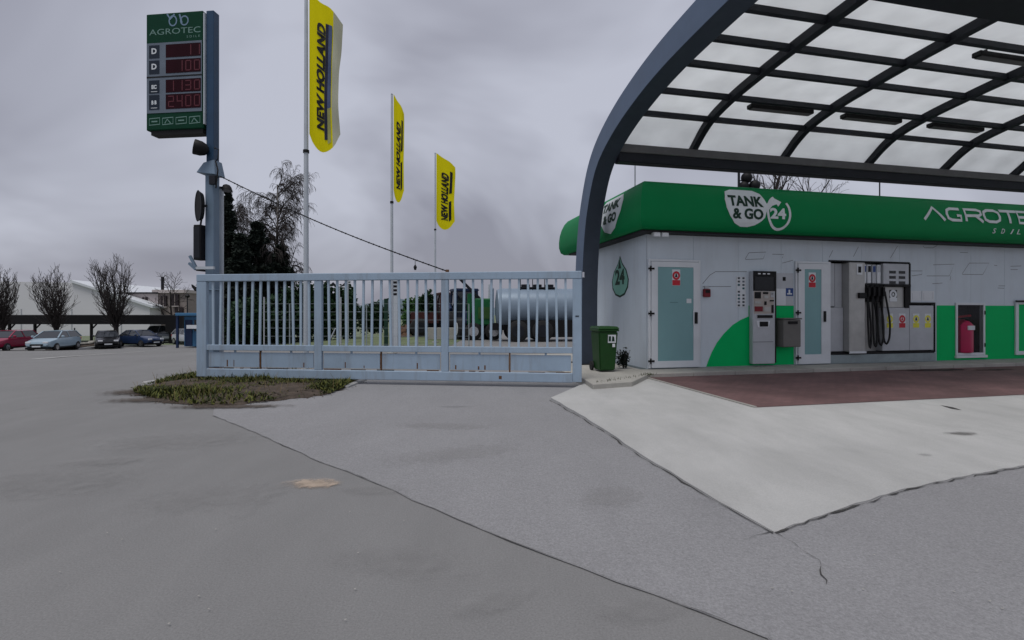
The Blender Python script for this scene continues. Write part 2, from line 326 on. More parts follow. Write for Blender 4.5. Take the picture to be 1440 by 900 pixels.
YS = [-30, -8, 0, 4, 8, 12.5, 15, 18, 22, 27, 32, 37, 42, 48, 60, 90, 150, 300, 700, 2000]
def at(px, py, Y): return Vector(((px-720)/720*Y, Y, H+(440-py)/720*Y))
def gnd(px, py, z=0.0):
    Y = (H-z)*720/(py-440); return Vector(((px-720)/720*Y, Y, z))
def gndf(px, py):
    Y = 5.0
    k = (px-720)/720
    for _ in range(300): Y = 0.7*Y + 0.3*min(200, (H-zf(k*Y,Y))*720/(py-440))
    return Vector((k*Y, Y, zf(k*Y,Y)))

# ================================================================== GROUND
def sheet(name, x0, x1, ys, m, dz):
    mb = MB(); xs = [x for x in XS if x0 <= x <= x1]
    for a, b in zip(ys, ys[1:]):
        for c, d in zip(xs, xs[1:]):
            mb.add([(c,a,zf0(c,a)+dz),(d,a,zf0(d,a)+dz),(d,b,zf0(d,b)+dz),(c,b,zf0(c,b)+dz)],[(0,1,2),(0,2,3)])
    o = mb.build(name, m)
    # weld
    bm = bmesh.new(); bm.from_mesh(o.data); bmesh.ops.remove_doubles(bm, verts=bm.verts, dist=1e-4); bm.to_mesh(o.data); bm.free()
    return tag(o, kind='structure')
sheet('ground', -2000, 2000, YS, 'field', -0.012)
road = sheet('road', -90, 40, [y for y in YS if -9 < y < 49], 'asphalt_old', 0.0)
def polysheet(name, pts, m, dz, parent=None, kind='structure'):
    mb = MB(); mb.add([(p[0], p[1], (p[2] if len(p) > 2 else 0)+dz) for p in pts], [tuple(range(len(pts)))])
    o = mb.build(name, m, parent); bm = bmesh.new(); bm.from_mesh(o.data)
    bmesh.ops.triangulate(bm, faces=bm.faces[:])
    for f in bm.faces:
        if f.normal.z < 0: f.normal_flip()
    bm.to_mesh(o.data); bm.free()
    if kind and not parent: tag(o, kind=kind)
    return o
def jag(pts, amp, step=0.25):
    o = []
    for a, b in zip(pts, pts[1:]):
        a = Vector(a); b = Vector(b); n = max(1, int((b-a).length/step)); nr = Vector((-(b-a).y, (b-a).x, 0)).normalized()
        for i in range(n): o.append(a.lerp(b, i/n) + nr*random.uniform(-amp, amp))
    o.append(Vector(pts[-1])); return o
# newer coarse asphalt laid over the old, its edge running from the grass island to the lower right
seam = jag([gnd(*p) for p in ((300,585),(360,609),(450,650),(530,681),(610,717),(720,762),(820,802),(920,838),(1080,900))], 0.012, 0.2)
seam += jag([gnd(1080,900), Vector((1.6,1.2,0)), Vector((3,-4,0))], 0.02)
new = polysheet('pavement', seam + [Vector((16,-4,0)), Vector((16,12.4,0)), Vector((-6,12.4,0)), Vector((-5.2,9.0,0))], 'asphalt_new', 0.006)
def strip(name, pts, wd, m, dz, parent):
    mb = MB(); pts = [Vector(p) for p in pts]; V = []
    for i, p in enumerate(pts):
        d = pts[min(i+1,len(pts)-1)] - pts[max(i-1,0)]; n = Vector((-d.y, d.x, 0)).normalized(); ww = wd*random.choice((0.15,.5,.8,1.0,1.5))*random.uniform(.6,1.2)
        V += [p+n*ww/2+Vector((0,0,dz)), p-n*ww/2+Vector((0,0,dz))]
    mb.add(V, [(2*i,2*i+1,2*i+3,2*i+2) for i in range(len(pts)-1)]); return mb.build(name, m, parent)
strip('crack', jag([p for p in seam[:-8]], 0.006, 0.1), 0.0035, 'crack', 0.012, road)
strip('crack', jag([gnd(*p) for p in ((1090,749),(1125,772),(1150,790),(1155,805),(1162,825))], 0.012, 0.05), 0.007, 'crack', 0.012, road)
strip('crack', jag([gnd(*p) for p in ((1090,750),(1065,756),(1044,763))], 0.012, 0.05), 0.005, 'crack', 0.012, road)
def blot(name, cx, cy, rx, ry, m, dz, parent, z=0.0, n=18, a=0.0, soft_=False):
    c = gnd(cx, cy, z); pts = []
    for i in range(n):
        t = 2*math.pi*i/n; k = random.uniform(0.55, 1.1); x = rx*k*math.cos(t); y = ry*k*math.sin(t)
        pts.append(Vector((c.x+x*math.cos(a)-y*math.sin(a), c.y+x*math.sin(a)+y*math.cos(a), z)))
    return polysheet(name, pts, m, dz, parent)
NB = [0]
def softblot(px, py, rx, ry, m, a=0.0):
    p = gnd(px, py)
    o = MB().add([(-rx,-ry,0),(rx,-ry,0),(rx,ry,0),(-rx,ry,0)],[(0,1,2,3)]).build('stain', m, road); NB[0] += 1; o.location = p+Vector((0,0,.0085+.0006*NB[0])); o.rotation_euler = (0,0,a); return o
softblot(441, 681, 0.28, 0.16, 'stain')
for (px,py,rx,ry,m,a) in ((300,700,.7,.4,'dust',.3),(560,790,.5,.25,'dust',-.2),(520,690,.35,.15,'dust',0),(620,600,.8,.25,'dust',-.1),(860,700,.4,.3,'dust',.9),(640,640,.9,.35,'dust',.4),(250,620,1.1,.5,'dust',.1),(60,680,.9,.5,'dust',0),(900,860,.3,.14,'dust',.3),(150,650,.5,.2,'dust',.2),(690,850,.3,.12,'dust',.6),(640,573,.35,.08,'dampdark',.1)):
    softblot(px,py,rx,ry,m,a)
for _ in range(34):
    px, py = random.choice([(random.uniform(60,700), random.uniform(600,890)), (random.uniform(500,1050), random.uniform(590,740)), (random.uniform(1080,1430), random.uniform(780,890))])
    blot('pebble_stain', px, py, 0.007, 0.006, 'kerb', 0.014, road, n=7)
# lane dashes far left
for a, b in (((48,505),(118,500)), ((122,499.5),(162,497)), ((176,496),(202,494.5))):
    p, q = gndf(*a), gndf(*b); n = Vector((-(q-p).y, (q-p).x, 0)).normalized()*0.11
    MB().quad(p+n+Vector((0,0,.012)), p-n+Vector((0,0,.012)), q-n+Vector((0,0,.012)), q+n+Vector((0,0,.012))).build('lane_marking', 'paint_white', road)

# ================================================================== building frame
TH = R(12.91); UX = Vector((math.cos(TH), math.sin(TH), 0)); VX = Vector((-math.sin(TH), math.cos(TH), 0))
B0 = Vector((2.99, 11.39, 0))
def W(u, v, z=0.0): return B0 + UX*u + VX*v + Vector((0,0,z))
def toloc(p):
    d = Vector(p) - B0; return Vector((d.dot(UX), d.dot(VX), p[2]))
def fr(px, py, v=0.0):              # photograph point on the plane v of the building -> u, z
    k = (px-720)/720; o = B0 + VX*v
    t = (k*o.y - o.x)/(UX.x - k*UX.y); Y = o.y + UX.y*t
    return t, H+(440-py)/720*Y
def padz(v): return 0.010 + 0.055*max(0.0, min(1.0, (v+8.0)/7.2))
def gpad(px, py):
    z = 0.02
    for _ in range(30): p = gnd(px, py, z); z = padz(toloc(p).y)
    return gnd(px, py, z)
# concrete forecourt
e1 = jag([gpad(*p) for p in ((775,559),(830,591),(905,640),(985,690),(1040,721),(1089,748))], 0.012, 0.2)
e2 = jag([gpad(*p) for p in ((1089,748),(1180,715),(1260,690),(1340,672),(1440,654))], 0.010, 0.07)
last = toloc(e2[-1])
outer = e1 + e2[1:] + [W(13.5, last.y+0.8), W(13.5, -0.75), W(-1.55, -0.75)]
pts = []
for p in outer:
    v = toloc(p).y; pts.append(Vector((p.x, p.y, padz(v))))
bm = bmesh.new(); vs_ = [bm.verts.new(p) for p in pts]; bm.faces.new(vs_)
bmesh.ops.triangulate(bm, faces=bm.faces[:])
for _ in range(4): bmesh.ops.subdivide_edges(bm, edges=[e for e in bm.edges if e.calc_length() > 1.2], cuts=1); bmesh.ops.triangulate(bm, faces=bm.faces[:])
for v in bm.verts: v.co.z = padz(toloc(v.co).y)
for f in bm.faces:
    if f.normal.z < 0: f.normal_flip()
be = [e for e in bm.edges if len(e.link_faces) == 1]
ret = bmesh.ops.extrude_edge_only(bm, edges=be)
for v in [g for g in ret['geom'] if isinstance(g, bmesh.types.BMVert)]: v.co.z = -0.15
me = bpy.data.meshes.new('concrete_forecourt'); bm.to_mesh(me); bm.free(); me.materials.append(M['concrete'])
pad = bpy.data.objects.new('concrete_forecourt', me); col.objects.link(pad); tag(pad, kind='structure')
strip('crack', jag([p+Vector((0,0,-padz(toloc(p).y)))-VX*0.012-UX*0.02 for p in e1], 0.008, 0.1), 0.012, 'crack', 0.013, road)
strip('crack', jag([p+Vector((0,0,-padz(toloc(p).y)))-VX*0.02 for p in e2], 0.012, 0.06), 0.014, 'crack', 0.014, road)
def padpatch(name, pix, m, dz):
    P = []
    for p in pix: q = gpad(*p); P.append(Vector((q.x, q.y, padz(toloc(q).y))))
    return polysheet(name, P, m, dz, pad)
def padsoft(px, py, rx, ry, m, a=0.0, dz=.004):
    q = gpad(px, py); sl_ = math.atan(.055/7.2); o = MB().add([(-rx,-ry,0),(rx,-ry,0),(rx,ry,0),(-rx,ry,0)],[(0,1,2,3)]).build('stain', m, pad); NB[0] += 1; o.location = q+Vector((0,0,dz+.0002*NB[0])); o.rotation_euler = (sl_,0,TH); return o
for (px,py,rx,ry,m) in ((1352,610,.24,.11,'padspot'),(1300,640,.10,.06,'dampdark')): padsoft(px,py,rx,ry,m)
padpatch('crack', ((1322,570),(1340,573),(1352,577),(1338,575)), 'crack', 0.005)
# red paving (follows the slope of the slab)
ra = toloc(gpad(921,535)); rb = toloc(gpad(1068,573)); ru = (ra.x+rb.x)/2; v0 = rb.y
N = 6; mb = MB()
for i in range(N):
    a = v0+(-0.78-v0)*i/N; b = v0+(-0.78-v0)*(i+1)/N
    mb.quad((ru,a,padz(a)+.006),(13.4,a,padz(a)+.006),(13.4,b,padz(b)+.006),(ru,b,padz(b)+.006))
rp_ = mb.build('red_paving', 'red_paving'); tag(rp_, kind='structure'); rp_.location = B0; rp_.rotation_euler = (0,0,TH)
mb = MB()
for i in range(N):
    a = v0+(-0.78-v0)*i/N; b = v0+(-0.78-v0)*(i+1)/N
    mb.add([(ru-.05,a,padz(a)),(ru,a,padz(a)),(ru,a,padz(a)+.018),(ru-.05,a,padz(a)+.018),(ru-.05,b,padz(b)),(ru,b,padz(b)),(ru,b,padz(b)+.018),(ru-.05,b,padz(b)+.018)],
           [(0,1,2,3),(3,2,6,7),(1,5,6,2),(0,3,7,4)])
mb.build('edge_strip', 'kerb', rp_)
def oilblot(u, v, rx, ry):
    o = MB().add([(-rx*1.5,-ry*1.6,0),(rx*1.5,-ry*1.6,0),(rx*1.5,ry*1.6,0),(-rx*1.5,ry*1.6,0)],[(0,1,2,3)]).build('stain','oil',rp_); o.location = (u,v,padz(v)+.0105); o.rotation_euler = (math.atan(.055/7.2),0,0); return o
oilblot(6.9, -1.05, 0.75, 0.14); oilblot(8.1, -1.3, 0.5, 0.1); oilblot(6.2, -0.95, 0.35, 0.08)
# kerb walk along the front of the building, and the slab at the corner where the bin stands
KB = thing('sidewalk', None, None, B0, TH); tag(KB, kind='structure')
u = -0.32; i = 0
while u < 13.2:
    L_ = 1.0; MB().box(u+.004, u+L_-.004, -0.775, 0.02, -0.2, 0.15+random.uniform(-.004,.004)).build('kerb_stone', 'kerb', KB, bevel=0.012); u += L_
mb = MB(); poly = [toloc(Vector(p)) for p in ((1.36,9.9,0),(1.42,9.0,0),(2.2,9.35,0))]
poly = [(p.x,p.y) for p in poly] + [(-0.33,-0.77),(-0.33,0.03),(-0.12,0.03),(-0.12,4.6),(-1.9,4.6)]
mb.slab(poly, -0.6, 0.148).build('corner_slab', 'kerb', KB, bevel=0.012)

# ================================================================== SERVICE BUILDING
bld = thing('service_building', 'grey panelled fuel station building with bulging green fascia', 'building', B0, TH)
LEN, DEP, WT = 13.2, 4.4, 3.35
holes = []                         # u0,u1,z0,z1
def rect(x0, y0, x1, y1):
    ua, zb = fr(x0, y1); ub, _ = fr(x1, y1); _, za_ = fr((x0+x1)/2, y0); _, zb2 = fr((x0+x1)/2, y1); return ua, ub, zb2, za_
pu0, pu1, pz0, pz1 = rect(1166, 369, 1277, 496)
_, pu2, _, pzm = rect(1277, 411, 1313, 495)
_, pzm = fr(1295, 428)
holes += [(pu0, pu1, pz0, pz1), (pu1, pu2, pz0, pzm)]
fu0, fu1, fz0, fz1 = rect(1345, 429, 1381, 496)
holes.append((fu0, fu1, fz0, fz1))
def inhole(u, z): return any(h[0] < u < h[1] and h[2] < z < h[3] for h in holes)
def wall_cells(u0, u1, z0, z1):
    us = sorted({u0, u1, *[h[i] for h in holes for i in (0,1) if u0 < h[i] < u1]}); zs = sorted({z0, z1, *[h[i] for h in holes for i in (2,3) if z0 < h[i] < z1]})
    mb = MB()
    for a, b in zip(us, us[1:]):
        for c, d in zip(zs, zs[1:]):
            if not inhole((a+b)/2, (c+d)/2): mb.box(a, b, 0, 0.06, c, d)
    return mb
pitch = 1.165; u = 0.0
while u < LEN-0.1:
    b = min(u+pitch, LEN)
    wc = wall_cells(u+.003, b-.003, 0.10, WT)
    if any(h[0] < b and h[1] > u for h in holes):
        for i in range(0, len(wc.v), 8): MB().add(wc.v[i:i+8], [(0,3,2,1),(4,5,6,7),(0,1,5,4),(1,2,6,5),(2,3,7,6),(3,0,4,7)]).build('wall_panel', 'wall', bld)
    else: wc.build('wall_panel', 'wall', bld)
    u = b
back = MB()
us = sorted({0.02, LEN, *[h[i] for h in holes for i in (0,1)]}); zs = sorted({-0.8, WT+.5, *[h[i] for h in holes for i in (2,3)]})
for a, b in zip(us, us[1:]):
    for c, d in zip(zs, zs[1:]):
        if not inhole((a+b)/2, (c+d)/2): back.box(a, b, 0.063, 0.34, c, d)
back.box(0.02, LEN, 0.34, 0.4, -0.8, WT+.5)
back.build('backing', 'seam', bld)
y = 0.063
while y < DEP:
    b = min(y+1.085, DEP); MB().box(-0.001, 0.018, y+.003, b-.003, 0.1, WT).build('wall_panel', 'wall', bld); y = b
MB().box(-0.001, 0.019, 0.0, 0.06, 0.1, WT).build('corner_post', 'wall', bld)
MB().box(0.02, LEN, 0.4, DEP, -0.8, 4.0).build('wall', 'wall', bld)
MB().box(-0.012, LEN, -0.012, 0.0, 0.0, 0.165).box(-0.012, -0.002, 0.0, DEP, -0.8, 0.165).build('plinth', 'plinth', bld)
# bulging fascia
PROF = [(0.02,3.19),(0.40,3.20),(0.50,3.27),(0.55,3.42),(0.555,3.60),(0.53,3.80),(0.475,3.98),(0.39,4.14),(0.29,4.24),(0.18,4.28),(0.0,4.29)]
def prof(z):
    for (o0,z0),(o1,z1) in zip(PROF[1:], PROF[2:]):
        if z0 <= z <= z1: return o0+(o1-o0)*(z-z0)/(z1-z0)
    return PROF[1][0] if z < PROF[1][1] else 0.0
mb = MB(); V = []; path = []
for o, z in PROF: V += [(-o*0.75, DEP+o, z), (-o*0.75, -o, z), (LEN+0.4, -o, z)]
F = []
for i in range(len(PROF)-1):
    for j in range(2): F.append((3*i+j, 3*i+j+1, 3*i+4+j, 3*i+3+j))
mb.add(V, F); n = len(PROF)
mb.add([(-o*0.75, DEP+o, z) for o, z in PROF] + [(3, DEP+o, z) for o, z in PROF], [(i, i+1, n+i+1, n+i) for i in range(n-1)])
fas = mb.build('fascia', 'green', bld, smooth=True)
for ed in fas.data.edges: pass
MB().box(-0.05, LEN+.3, -0.05, DEP+.05, 3.9, 4.27).build('roof', 'beam', bld)
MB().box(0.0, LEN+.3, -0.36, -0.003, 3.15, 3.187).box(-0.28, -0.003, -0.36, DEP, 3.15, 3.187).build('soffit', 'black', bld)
def onfascia(mb, name, m, off, side=False):
    me = bpy.data.meshes.new(name); me.from_pydata(mb.v, [], mb.f); bm = bmesh.new(); bm.from_mesh(me)
    bmesh.ops.remove_doubles(bm, verts=bm.verts, dist=1e-5)
    for zc in [3.22+0.06*i for i in range(18)]:
        bmesh.ops.bisect_plane(bm, geom=bm.verts[:]+bm.edges[:]+bm.faces[:], plane_co=(0,0,zc), plane_no=(0,0,1))
    bmesh.ops.triangulate(bm, faces=bm.faces[:])
    for v in bm.verts:
        if side: v.co = Vector((-prof(v.co.z)*0.75-off, v.co.x, v.co.z))
        else: v.co.y = -prof(v.co.z)-off
    bm.to_mesh(me); bm.free(); me.materials.append(M[m]); o = bpy.data.objects.new(name, me); col.objects.link(o); o.parent = fas
    so_ = o.modifiers.new('s', 'SOLIDIFY'); so_.thickness = 0.006; so_.offset = 0
    return o
def ff(px, py): 
    u, z = fr(px, py, -0.5); return u, z
blob_px = [(1022,268),(1030,265),(1050,266),(1062,267),(1071,272),(1075,281),(1077,287),(1084,281),(1089,278.5),(1087,286),(1078,293),(1075,300),(1073,307),(1068,312),(1060,317),(1050,319.5),(1040,319),(1031,314),(1024,303),(1020,292),(1019,280)]
mb = MB(); P = [ff(*p) for p in blob_px]
bmx = bmesh.new(); f = bmx.faces.new([bmx.verts.new((a, 0, b)) for a, b in P]); bmesh.ops.triangulate(bmx, faces=[f]); bmx.verts.index_update()
mb.add([v.co for v in bmx.verts], [tuple(v.index for v in g.verts) for g in bmx.faces]); bmx.free()
onfascia(mb, 'sign_shield', 'lettergrey', 0.008)
def ftext(txt, x0, x1, y0, y1, m, off, name='lettering', offset=0.0, shear=0.0):
    ua, zb = ff(x0, y1); ub, _ = ff(x1, y1); _, za_ = ff(x0, y0)
    t = text_mb(txt, (za_-zb)/0.70, ua, zb, 0, offset=offset, width=ub-ua, shear=shear); return onfascia(t, name, m, off)
ftext('TANK', 1023.5, 1072, 275, 289.5, 'letterdark', 0.016, offset=0.012)
ftext('& GO', 1028, 1070.5, 294, 308, 'letterdark', 0.016, offset=0.012)
ftext('24', 1080.5, 1102.5, 294, 308, 'lettergrey', 0.010, offset=0.012)
c0 = ff(1093, 300); r0 = ff(1109, 300)[0]-c0[0]; mb = MB()
mb.ribbon(circle(c0[0], c0[1], r0*0.96, r0*1.22, 30, 40, -255), 0.055, 0)
onfascia(mb, 'ring', 'lettergrey', 0.010)
a = [ff(*p) for p in ((1075,294),(1082,285.5),(1088.5,283),(1087.5,277.5),(1098,284.5),(1092.5,291),(1091,287.5),(1084,290),(1078,297))]
mb = MB(); mb.add([(p[0],0,p[1]) for p in a], [(0,1,7,8),(1,2,6,7),(2,3,4),(2,4,6),(4,5,6)]); onfascia(mb, 'arrow', 'lettergrey', 0.011)
# big brand letters made of strokes
letters = {'A': [[(0,0),(.5,1),(1,0)]], 'G': [[(.95,.95),(.35,.95),(.12,.82),(.05,.5),(.12,.18),(.35,.05),(.95,.05),(.95,.42),(.7,.42)]],
 'R': [[(.08,0),(.08,.95),(.75,.95),(.93,.85),(.93,.6),(.78,.48),(.08,.44)],[(.6,.46),(.98,0)]], 'O': [[(.3,.95),(.7,.95),(.92,.8),(.96,.5),(.92,.2),(.7,.05),(.3,.05),(.08,.2),(.04,.5),(.08,.8),(.3,.95)]],
 'T': [[(0,.95),(1,.95)],[(.5,.95),(.5,0)]], 'E': [[(.95,.95),(.08,.95),(.08,.05),(.95,.05)],[(.08,.5),(.85,.5)]], 'C': [[(.95,.95),(.35,.95),(.12,.82),(.05,.5),(.12,.18),(.35,.05),(.95,.05)]]}
xs = [(1297,1326),(1328.5,1350),(1354,1380),(1381,1405),(1406,1429),(1428.5,1452),(1456,1482)]
for ch, (xa, xb) in zip('AGROTEC', xs):
    ua, zb = ff(xa, 0); ub, _ = ff(xb, 0); Yb = (B0+VX*-.5).y+UX.y*ua
    ybase = 309 + (xa-1297)*0.045; ytop = ybase-18.5
    z0 = ff(xa, ybase)[1]; z1 = ff(xa, ytop)[1]; mb = MB()
    for st in letters[ch]: mb.ribbon([(ua+(ub-ua)*x, z0+(z1-z0)*z) for x, z in st], 0.07, 0)
    onfascia(mb, 'letter', 'lettergrey', 0.012)
for ch, xa in zip('SDILE', (1392,1404,1417,1426,1438)): ftext(ch, xa, xa+5, 321.5+(xa-1392)*.04, 328.5+(xa-1392)*.04, 'lettergrey', 0.010, shear=0.3)
# shield repeated on the side fascia
def sside(py0, v): pass
sh = [(0.55,4.16),(1.5,4.16),(1.72,4.0),(1.66,3.7),(1.35,3.38),(1.05,3.3),(0.75,3.4),(0.45,3.75),(0.42,4.0)]
mb = MB(); mb.add([(a,0,b) for a,b in sh], [tuple(range(len(sh)))]); onfascia(mb, 'sign_shield', 'lettergrey', 0.008, True)
def stext(txt, v1, v0, z, h, m='letterdark'):
    t = text_mb(txt, h/0.7, 0, z, 0, offset=0.012, width=v1-v0); t.v = [(v1-x, y, z_) for x, y, z_ in t.v]; onfascia(t, 'lettering', m, 0.016, True)
stext('TANK', 1.55, 0.58, 3.86, 0.2); stext('& GO', 1.42, 0.68, 3.56, 0.2)
# faint printed drawings on the wall
def wl(pts, wd=0.012):
    return MB().ribbon([fr(*p) for p in pts], wd, -0.0025)
mb = MB()
for L in (((988,399),(998,387),(1006,382),(1050,382)), ((988,403),(1028,403)), ((1048,364),(1053,355.5),(1077,354.5),(1073,364),(1048,365)), ((1086,357.5),(1102,358),(1100,363)),
          ((1200,361),(1207,347)), ((1252,363),(1262,346)), ((1298,346),(1300,348.5),(1312,348.5),(1318,345)), ((1281,381),(1297,381),(1296,386),(1282,388)),
          ((1312,372.5),(1342,371.5),(1335,388),(1303,388)), ((1353,385),(1363,370),(1391,370),(1382,386),(1353,386)), ((1337,388),(1336,394)), ((1350,355),(1361,355.5)), ((1398,373),(1402,373.5)),
          ((1421,374.5),(1436,374)), ((1421,379),(1431,379)), ((1404,402),(1413,402)), ((1403,405),(1412,405.5)), ((1166,362),(1171,352)), ((1100,370),(1115,366)), ((1325,398),(1311,399))):
    q = wl(L); mb.add(q.v, q.f)
tag(mb.build('printed_lines', mat('print_grey', (0.14, 0.15, 0.165), 0.7), bld), kind='stuff')
# green painted areas
gu0, gz0 = fr(993, 519); gu1, gz1 = fr(1052.5, 445); arc = []
for px, py in ((993,518.5),(996,507),(1001,495),(1008,482),(1018,469),(1030,457),(1041,450),(1052.5,445)): arc.append(fr(px, py))
arc[0] = (arc[0][0], 0.168)
pts = arc + [(arc[-1][0], 0.168)]
MB().prism([(a,b) for a,b in pts], -0.006, -0.0022).build('green_field', 'greenpanel', bld)
a0 = arc[-1][0]; a1, zt = fr(1116, 430); MB().box(a0+.001, a1, -0.006, -0.0022, 0.168, zt).build('green_field', 'greenpanel', bld)
q0, zt2 = fr(1317, 429.5); MB().box(q0, fu0-.001, -0.006, -0.0022, 0.168, zt2).box(fu1+.001, LEN, -0.006, -0.0022, 0.168, zt2).box(fu0-.0005, fu1+.0005, -0.006, -0.0022, 0.168, fz0-.001).build('green_field', 'greenpanel', bld)
# doors
def sticker(u, z, wd, h, y, parent, cols, name='sticker'):
    m1, m2, m3 = cols; o = MB().box(u-wd/2, u+wd/2, y-.003, y, z-h/2, z+h/2).build(name, m1, parent)
    r = wd*0.36; c = circle(u, z+h*0.12, r, r*1.05, 18); MB().ribbon(c, wd*0.24, y-.0045, closed=True).build('mark', m2, o)
    MB().prism([(u-r*.45,z+h*.02),(u+r*.45,z+h*.02),(u+r*.15,z+h*.25),(u-r*.2,z+h*.25)], y-.0048, y-.003).build('mark', m3, o)
    MB().box(u-wd/2+.004, u+wd/2-.004, y-.0046, y-.003, z-h/2+.004, z-h*.16).build('mark', m2, o); return o
def door(x0, y0, x1, y1, gx0, gy0, gx1, gy1, hx, hy, sx, sy, lab):
    ua, ub, zb, za_ = rect(x0, y0, x1, y1); ga, gb, gzb, gza = rect(gx0, gy0, gx1, gy1); zb = 0.17
    d = MB().box(ua, ua+.05, -0.05, -0.0025, zb, za_).box(ub-.05, ub, -0.05, -0.0025, zb, za_).box(ua+.05, ub-.05, -0.05, -0.0025, za_-.05, za_).build('door', 'white', bld, bevel=0.006)
    d['label'] = lab
    ia, ib, iz0, iz1 = ua+.058, ub-.058, zb+.01, za_-.058
    leaf = MB().box(ia, ga, -0.07, -0.0025, iz0, iz1).box(gb, ib, -0.07, -0.0025, iz0, iz1).box(ga, gb, -0.07, -0.0025, iz0, gzb).box(ga, gb, -0.07, -0.0025, gza, iz1).build('door_leaf', 'white', d)
    MB().box(ga, gb, -0.055, -0.0025, gzb, gza).build('glass_panel', 'teal', d)
    for zz_ in (zb+.16, zb+(za_-zb)*.5, za_-.22):
        MB().box(ua-.03, ua+.12, -0.085, -0.072, zz_-.02, zz_+.02).tube([(ua+.03,-.085,zz_-.06),(ua+.03,-.085,zz_+.06)], 0.018, 8).build('hinge', 'black', d)
    hu, hz = fr(hx, hy); hp = MB().box(hu-.06, hu+.06, -0.078, -0.0705, hz-.16, hz+.16).build('handle_plate', 'white', d, bevel=.003)
    MB().box(hu-.03, hu+.045, -0.10, -0.079, hz-.13, hz+.13).build('handle', 'black', d, bevel=.008)
    su, sz = fr(sx, sy); sticker(su, sz, 0.2, 0.36, -0.056, d, ('white', 'red', 'black'))
    return d, (ga, gb, gzb, gza)
d1, g1 = door(911, 365, 983.5, 518, 923, 376, 973, 507, 975.5, 447, 949, 390.5, 'wide white framed door with teal pane at the building corner')
MB().box(g1[1]-.17, g1[1]-.05, -0.059, -0.056, 1.62, 1.72).build('notice', 'white', d1)
MB().box(g1[0]+.3, g1[0]+.5, -0.0585, -0.0555, 1.63, 1.642).build('notice', mat('teal_line', (0.09,0.2,0.2), 0.4), d1)
d2, g2 = door(1117, 368, 1166, 513, 1128.5, 379, 1152, 498, 1155.5, 445, 1139.5, 394, 'narrow white framed door with teal pane beside the pump')
# leaf emblem on the side wall
def leafshape(cv, cz, hw, hh):
    return [(cv+hw*a, cz+hh*b) for a, b in ((0,1),(-.28,.62),(-.72,.28),(-.98,-.18),(-.9,-.55),(-.55,-.88),(0,-1),(.55,-.88),(.9,-.55),(.98,-.18),(.72,.28),(.28,.62))]
def sidemap(mb, y0): mb.v = [(-y0, v, z) for v, y, z in mb.v]; return mb
cv, cz = 1.36, 2.30
lf = sidemap(MB().add([(a,0,b) for a,b in leafshape(cv,cz,.50,.52)], [tuple(range(12))]), .004).build('leaf_emblem', 'letterdark', bld)
sidemap(MB().add([(a,0,b) for a,b in leafshape(cv,cz,.45,.47)], [tuple(range(12))]), .007).build('leaf_field', 'teal_light', lf)
t = text_mb('24', 0.5, 0, cz-.2, 0, offset=0.02, width=.55); t.v = [(cv+.28-x, y, z) for x, y, z in t.v]; sidemap(t, .010).build('lettering', 'letterdark', lf)
sidemap(MB().add([(cv-.08,0,cz+.2),(cv+.1,0,cz+.2),(cv+.02,0,cz+.46)], [(0,1,2)]), .010).build('mark', 'letterdark', lf)
# flood lamp under the corner fascia
fl = thing('flood_lamp', 'pair of small pale floodlights under the green fascia above the wide door', 'lamp', W(*[fr(926,330,-.2)[0], -.2]) + Vector((0,0,0)), TH)
fl.location.z = fr(926,330,-.2)[1]
MB().box(-.12,.12,-.03,.2,.03,.06).build('bracket','black',fl)
for sx in (-.1,.1):
    MB().add([(sx-.08,-.12,-.06),(sx+.08,-.12,-.06),(sx+.06,.02,-.02),(sx-.06,.02,-.02),(sx-.08,-.12,.04),(sx+.08,-.12,.04),(sx+.06,.02,.03),(sx-.06,.02,.03)],[(0,1,5,4),(1,2,6,5),(2,3,7,6),(3,0,4,7),(4,5,6,7),(3,2,1,0)]).build('lamp_head','white',fl)
    MB().box(sx-.065,sx+.065,-.126,-.121,-.05,.03).build('lens','lamp',fl)
# small red box, notices, blue sticker
uu, zz_ = fr(992.5, 411); rb_ = thing('alarm_box', 'small dark red alarm box on the wall right of the wide door', 'alarm box', W(uu,-.003,zz_), TH)
MB().box(-.085,.085,-.07,0,-.11,.07).build('housing','darkred',rb_,bevel=.012); MB().box(-.05,.05,-.05,0,.072,.14).build('cap','cabinet',rb_,bevel=.01); MB().box(-.06,.06,-.0715,-.0702,-.02,.05).build('face_plate','black',rb_)
a, b, c, d = rect(1035, 389, 1048, 432); nb = thing('notice_board', 'white sheet of small pictograms left of the payment terminal', 'notice', W(a,-.003,c), TH)
MB().box(0,b-a,-.012,0,0,d-c).build('sheet','white',nb)
for i in range(2):
    for j in range(9):
        w0 = (b-a)/2; h0 = (d-c)/9
        if (i+j) % 7 != 5: MB().box(i*w0+.035, (i+1)*w0-.03, -.0135, -.0121, j*h0+.02, (j+1)*h0-.015).build('pictogram', mat('ink%d%d'%(i,j), random.choice([(.06,.07,.08),(.12,.14,.17),(.03,.1,.12)]), .6), nb)
a, b, c, d = rect(1280, 409, 1296, 423); _, b2, _, _ = rect(1280, 409, 1313, 423)
for k, (x0, x1, lab) in enumerate(((a, b-.02, 'left one of the two white sheets above the pump cabinets'), (b, b2, 'right one of the two white sheets above the pump cabinets'))):
    nn = thing('notice', lab, 'notice', W(x0,-.003,c), TH, 'white sheets above the pump'); MB().box(0,x1-x0,-.008,0,0,d-c).build('sheet','white',nn)
    MB().box(.05,.06,-.0095,-.0082,.03,d-c-.06).box(x1-x0-.05,x1-x0-.042,-.0095,-.0082,.05,d-c-.03).build('print','cabinet',nn)
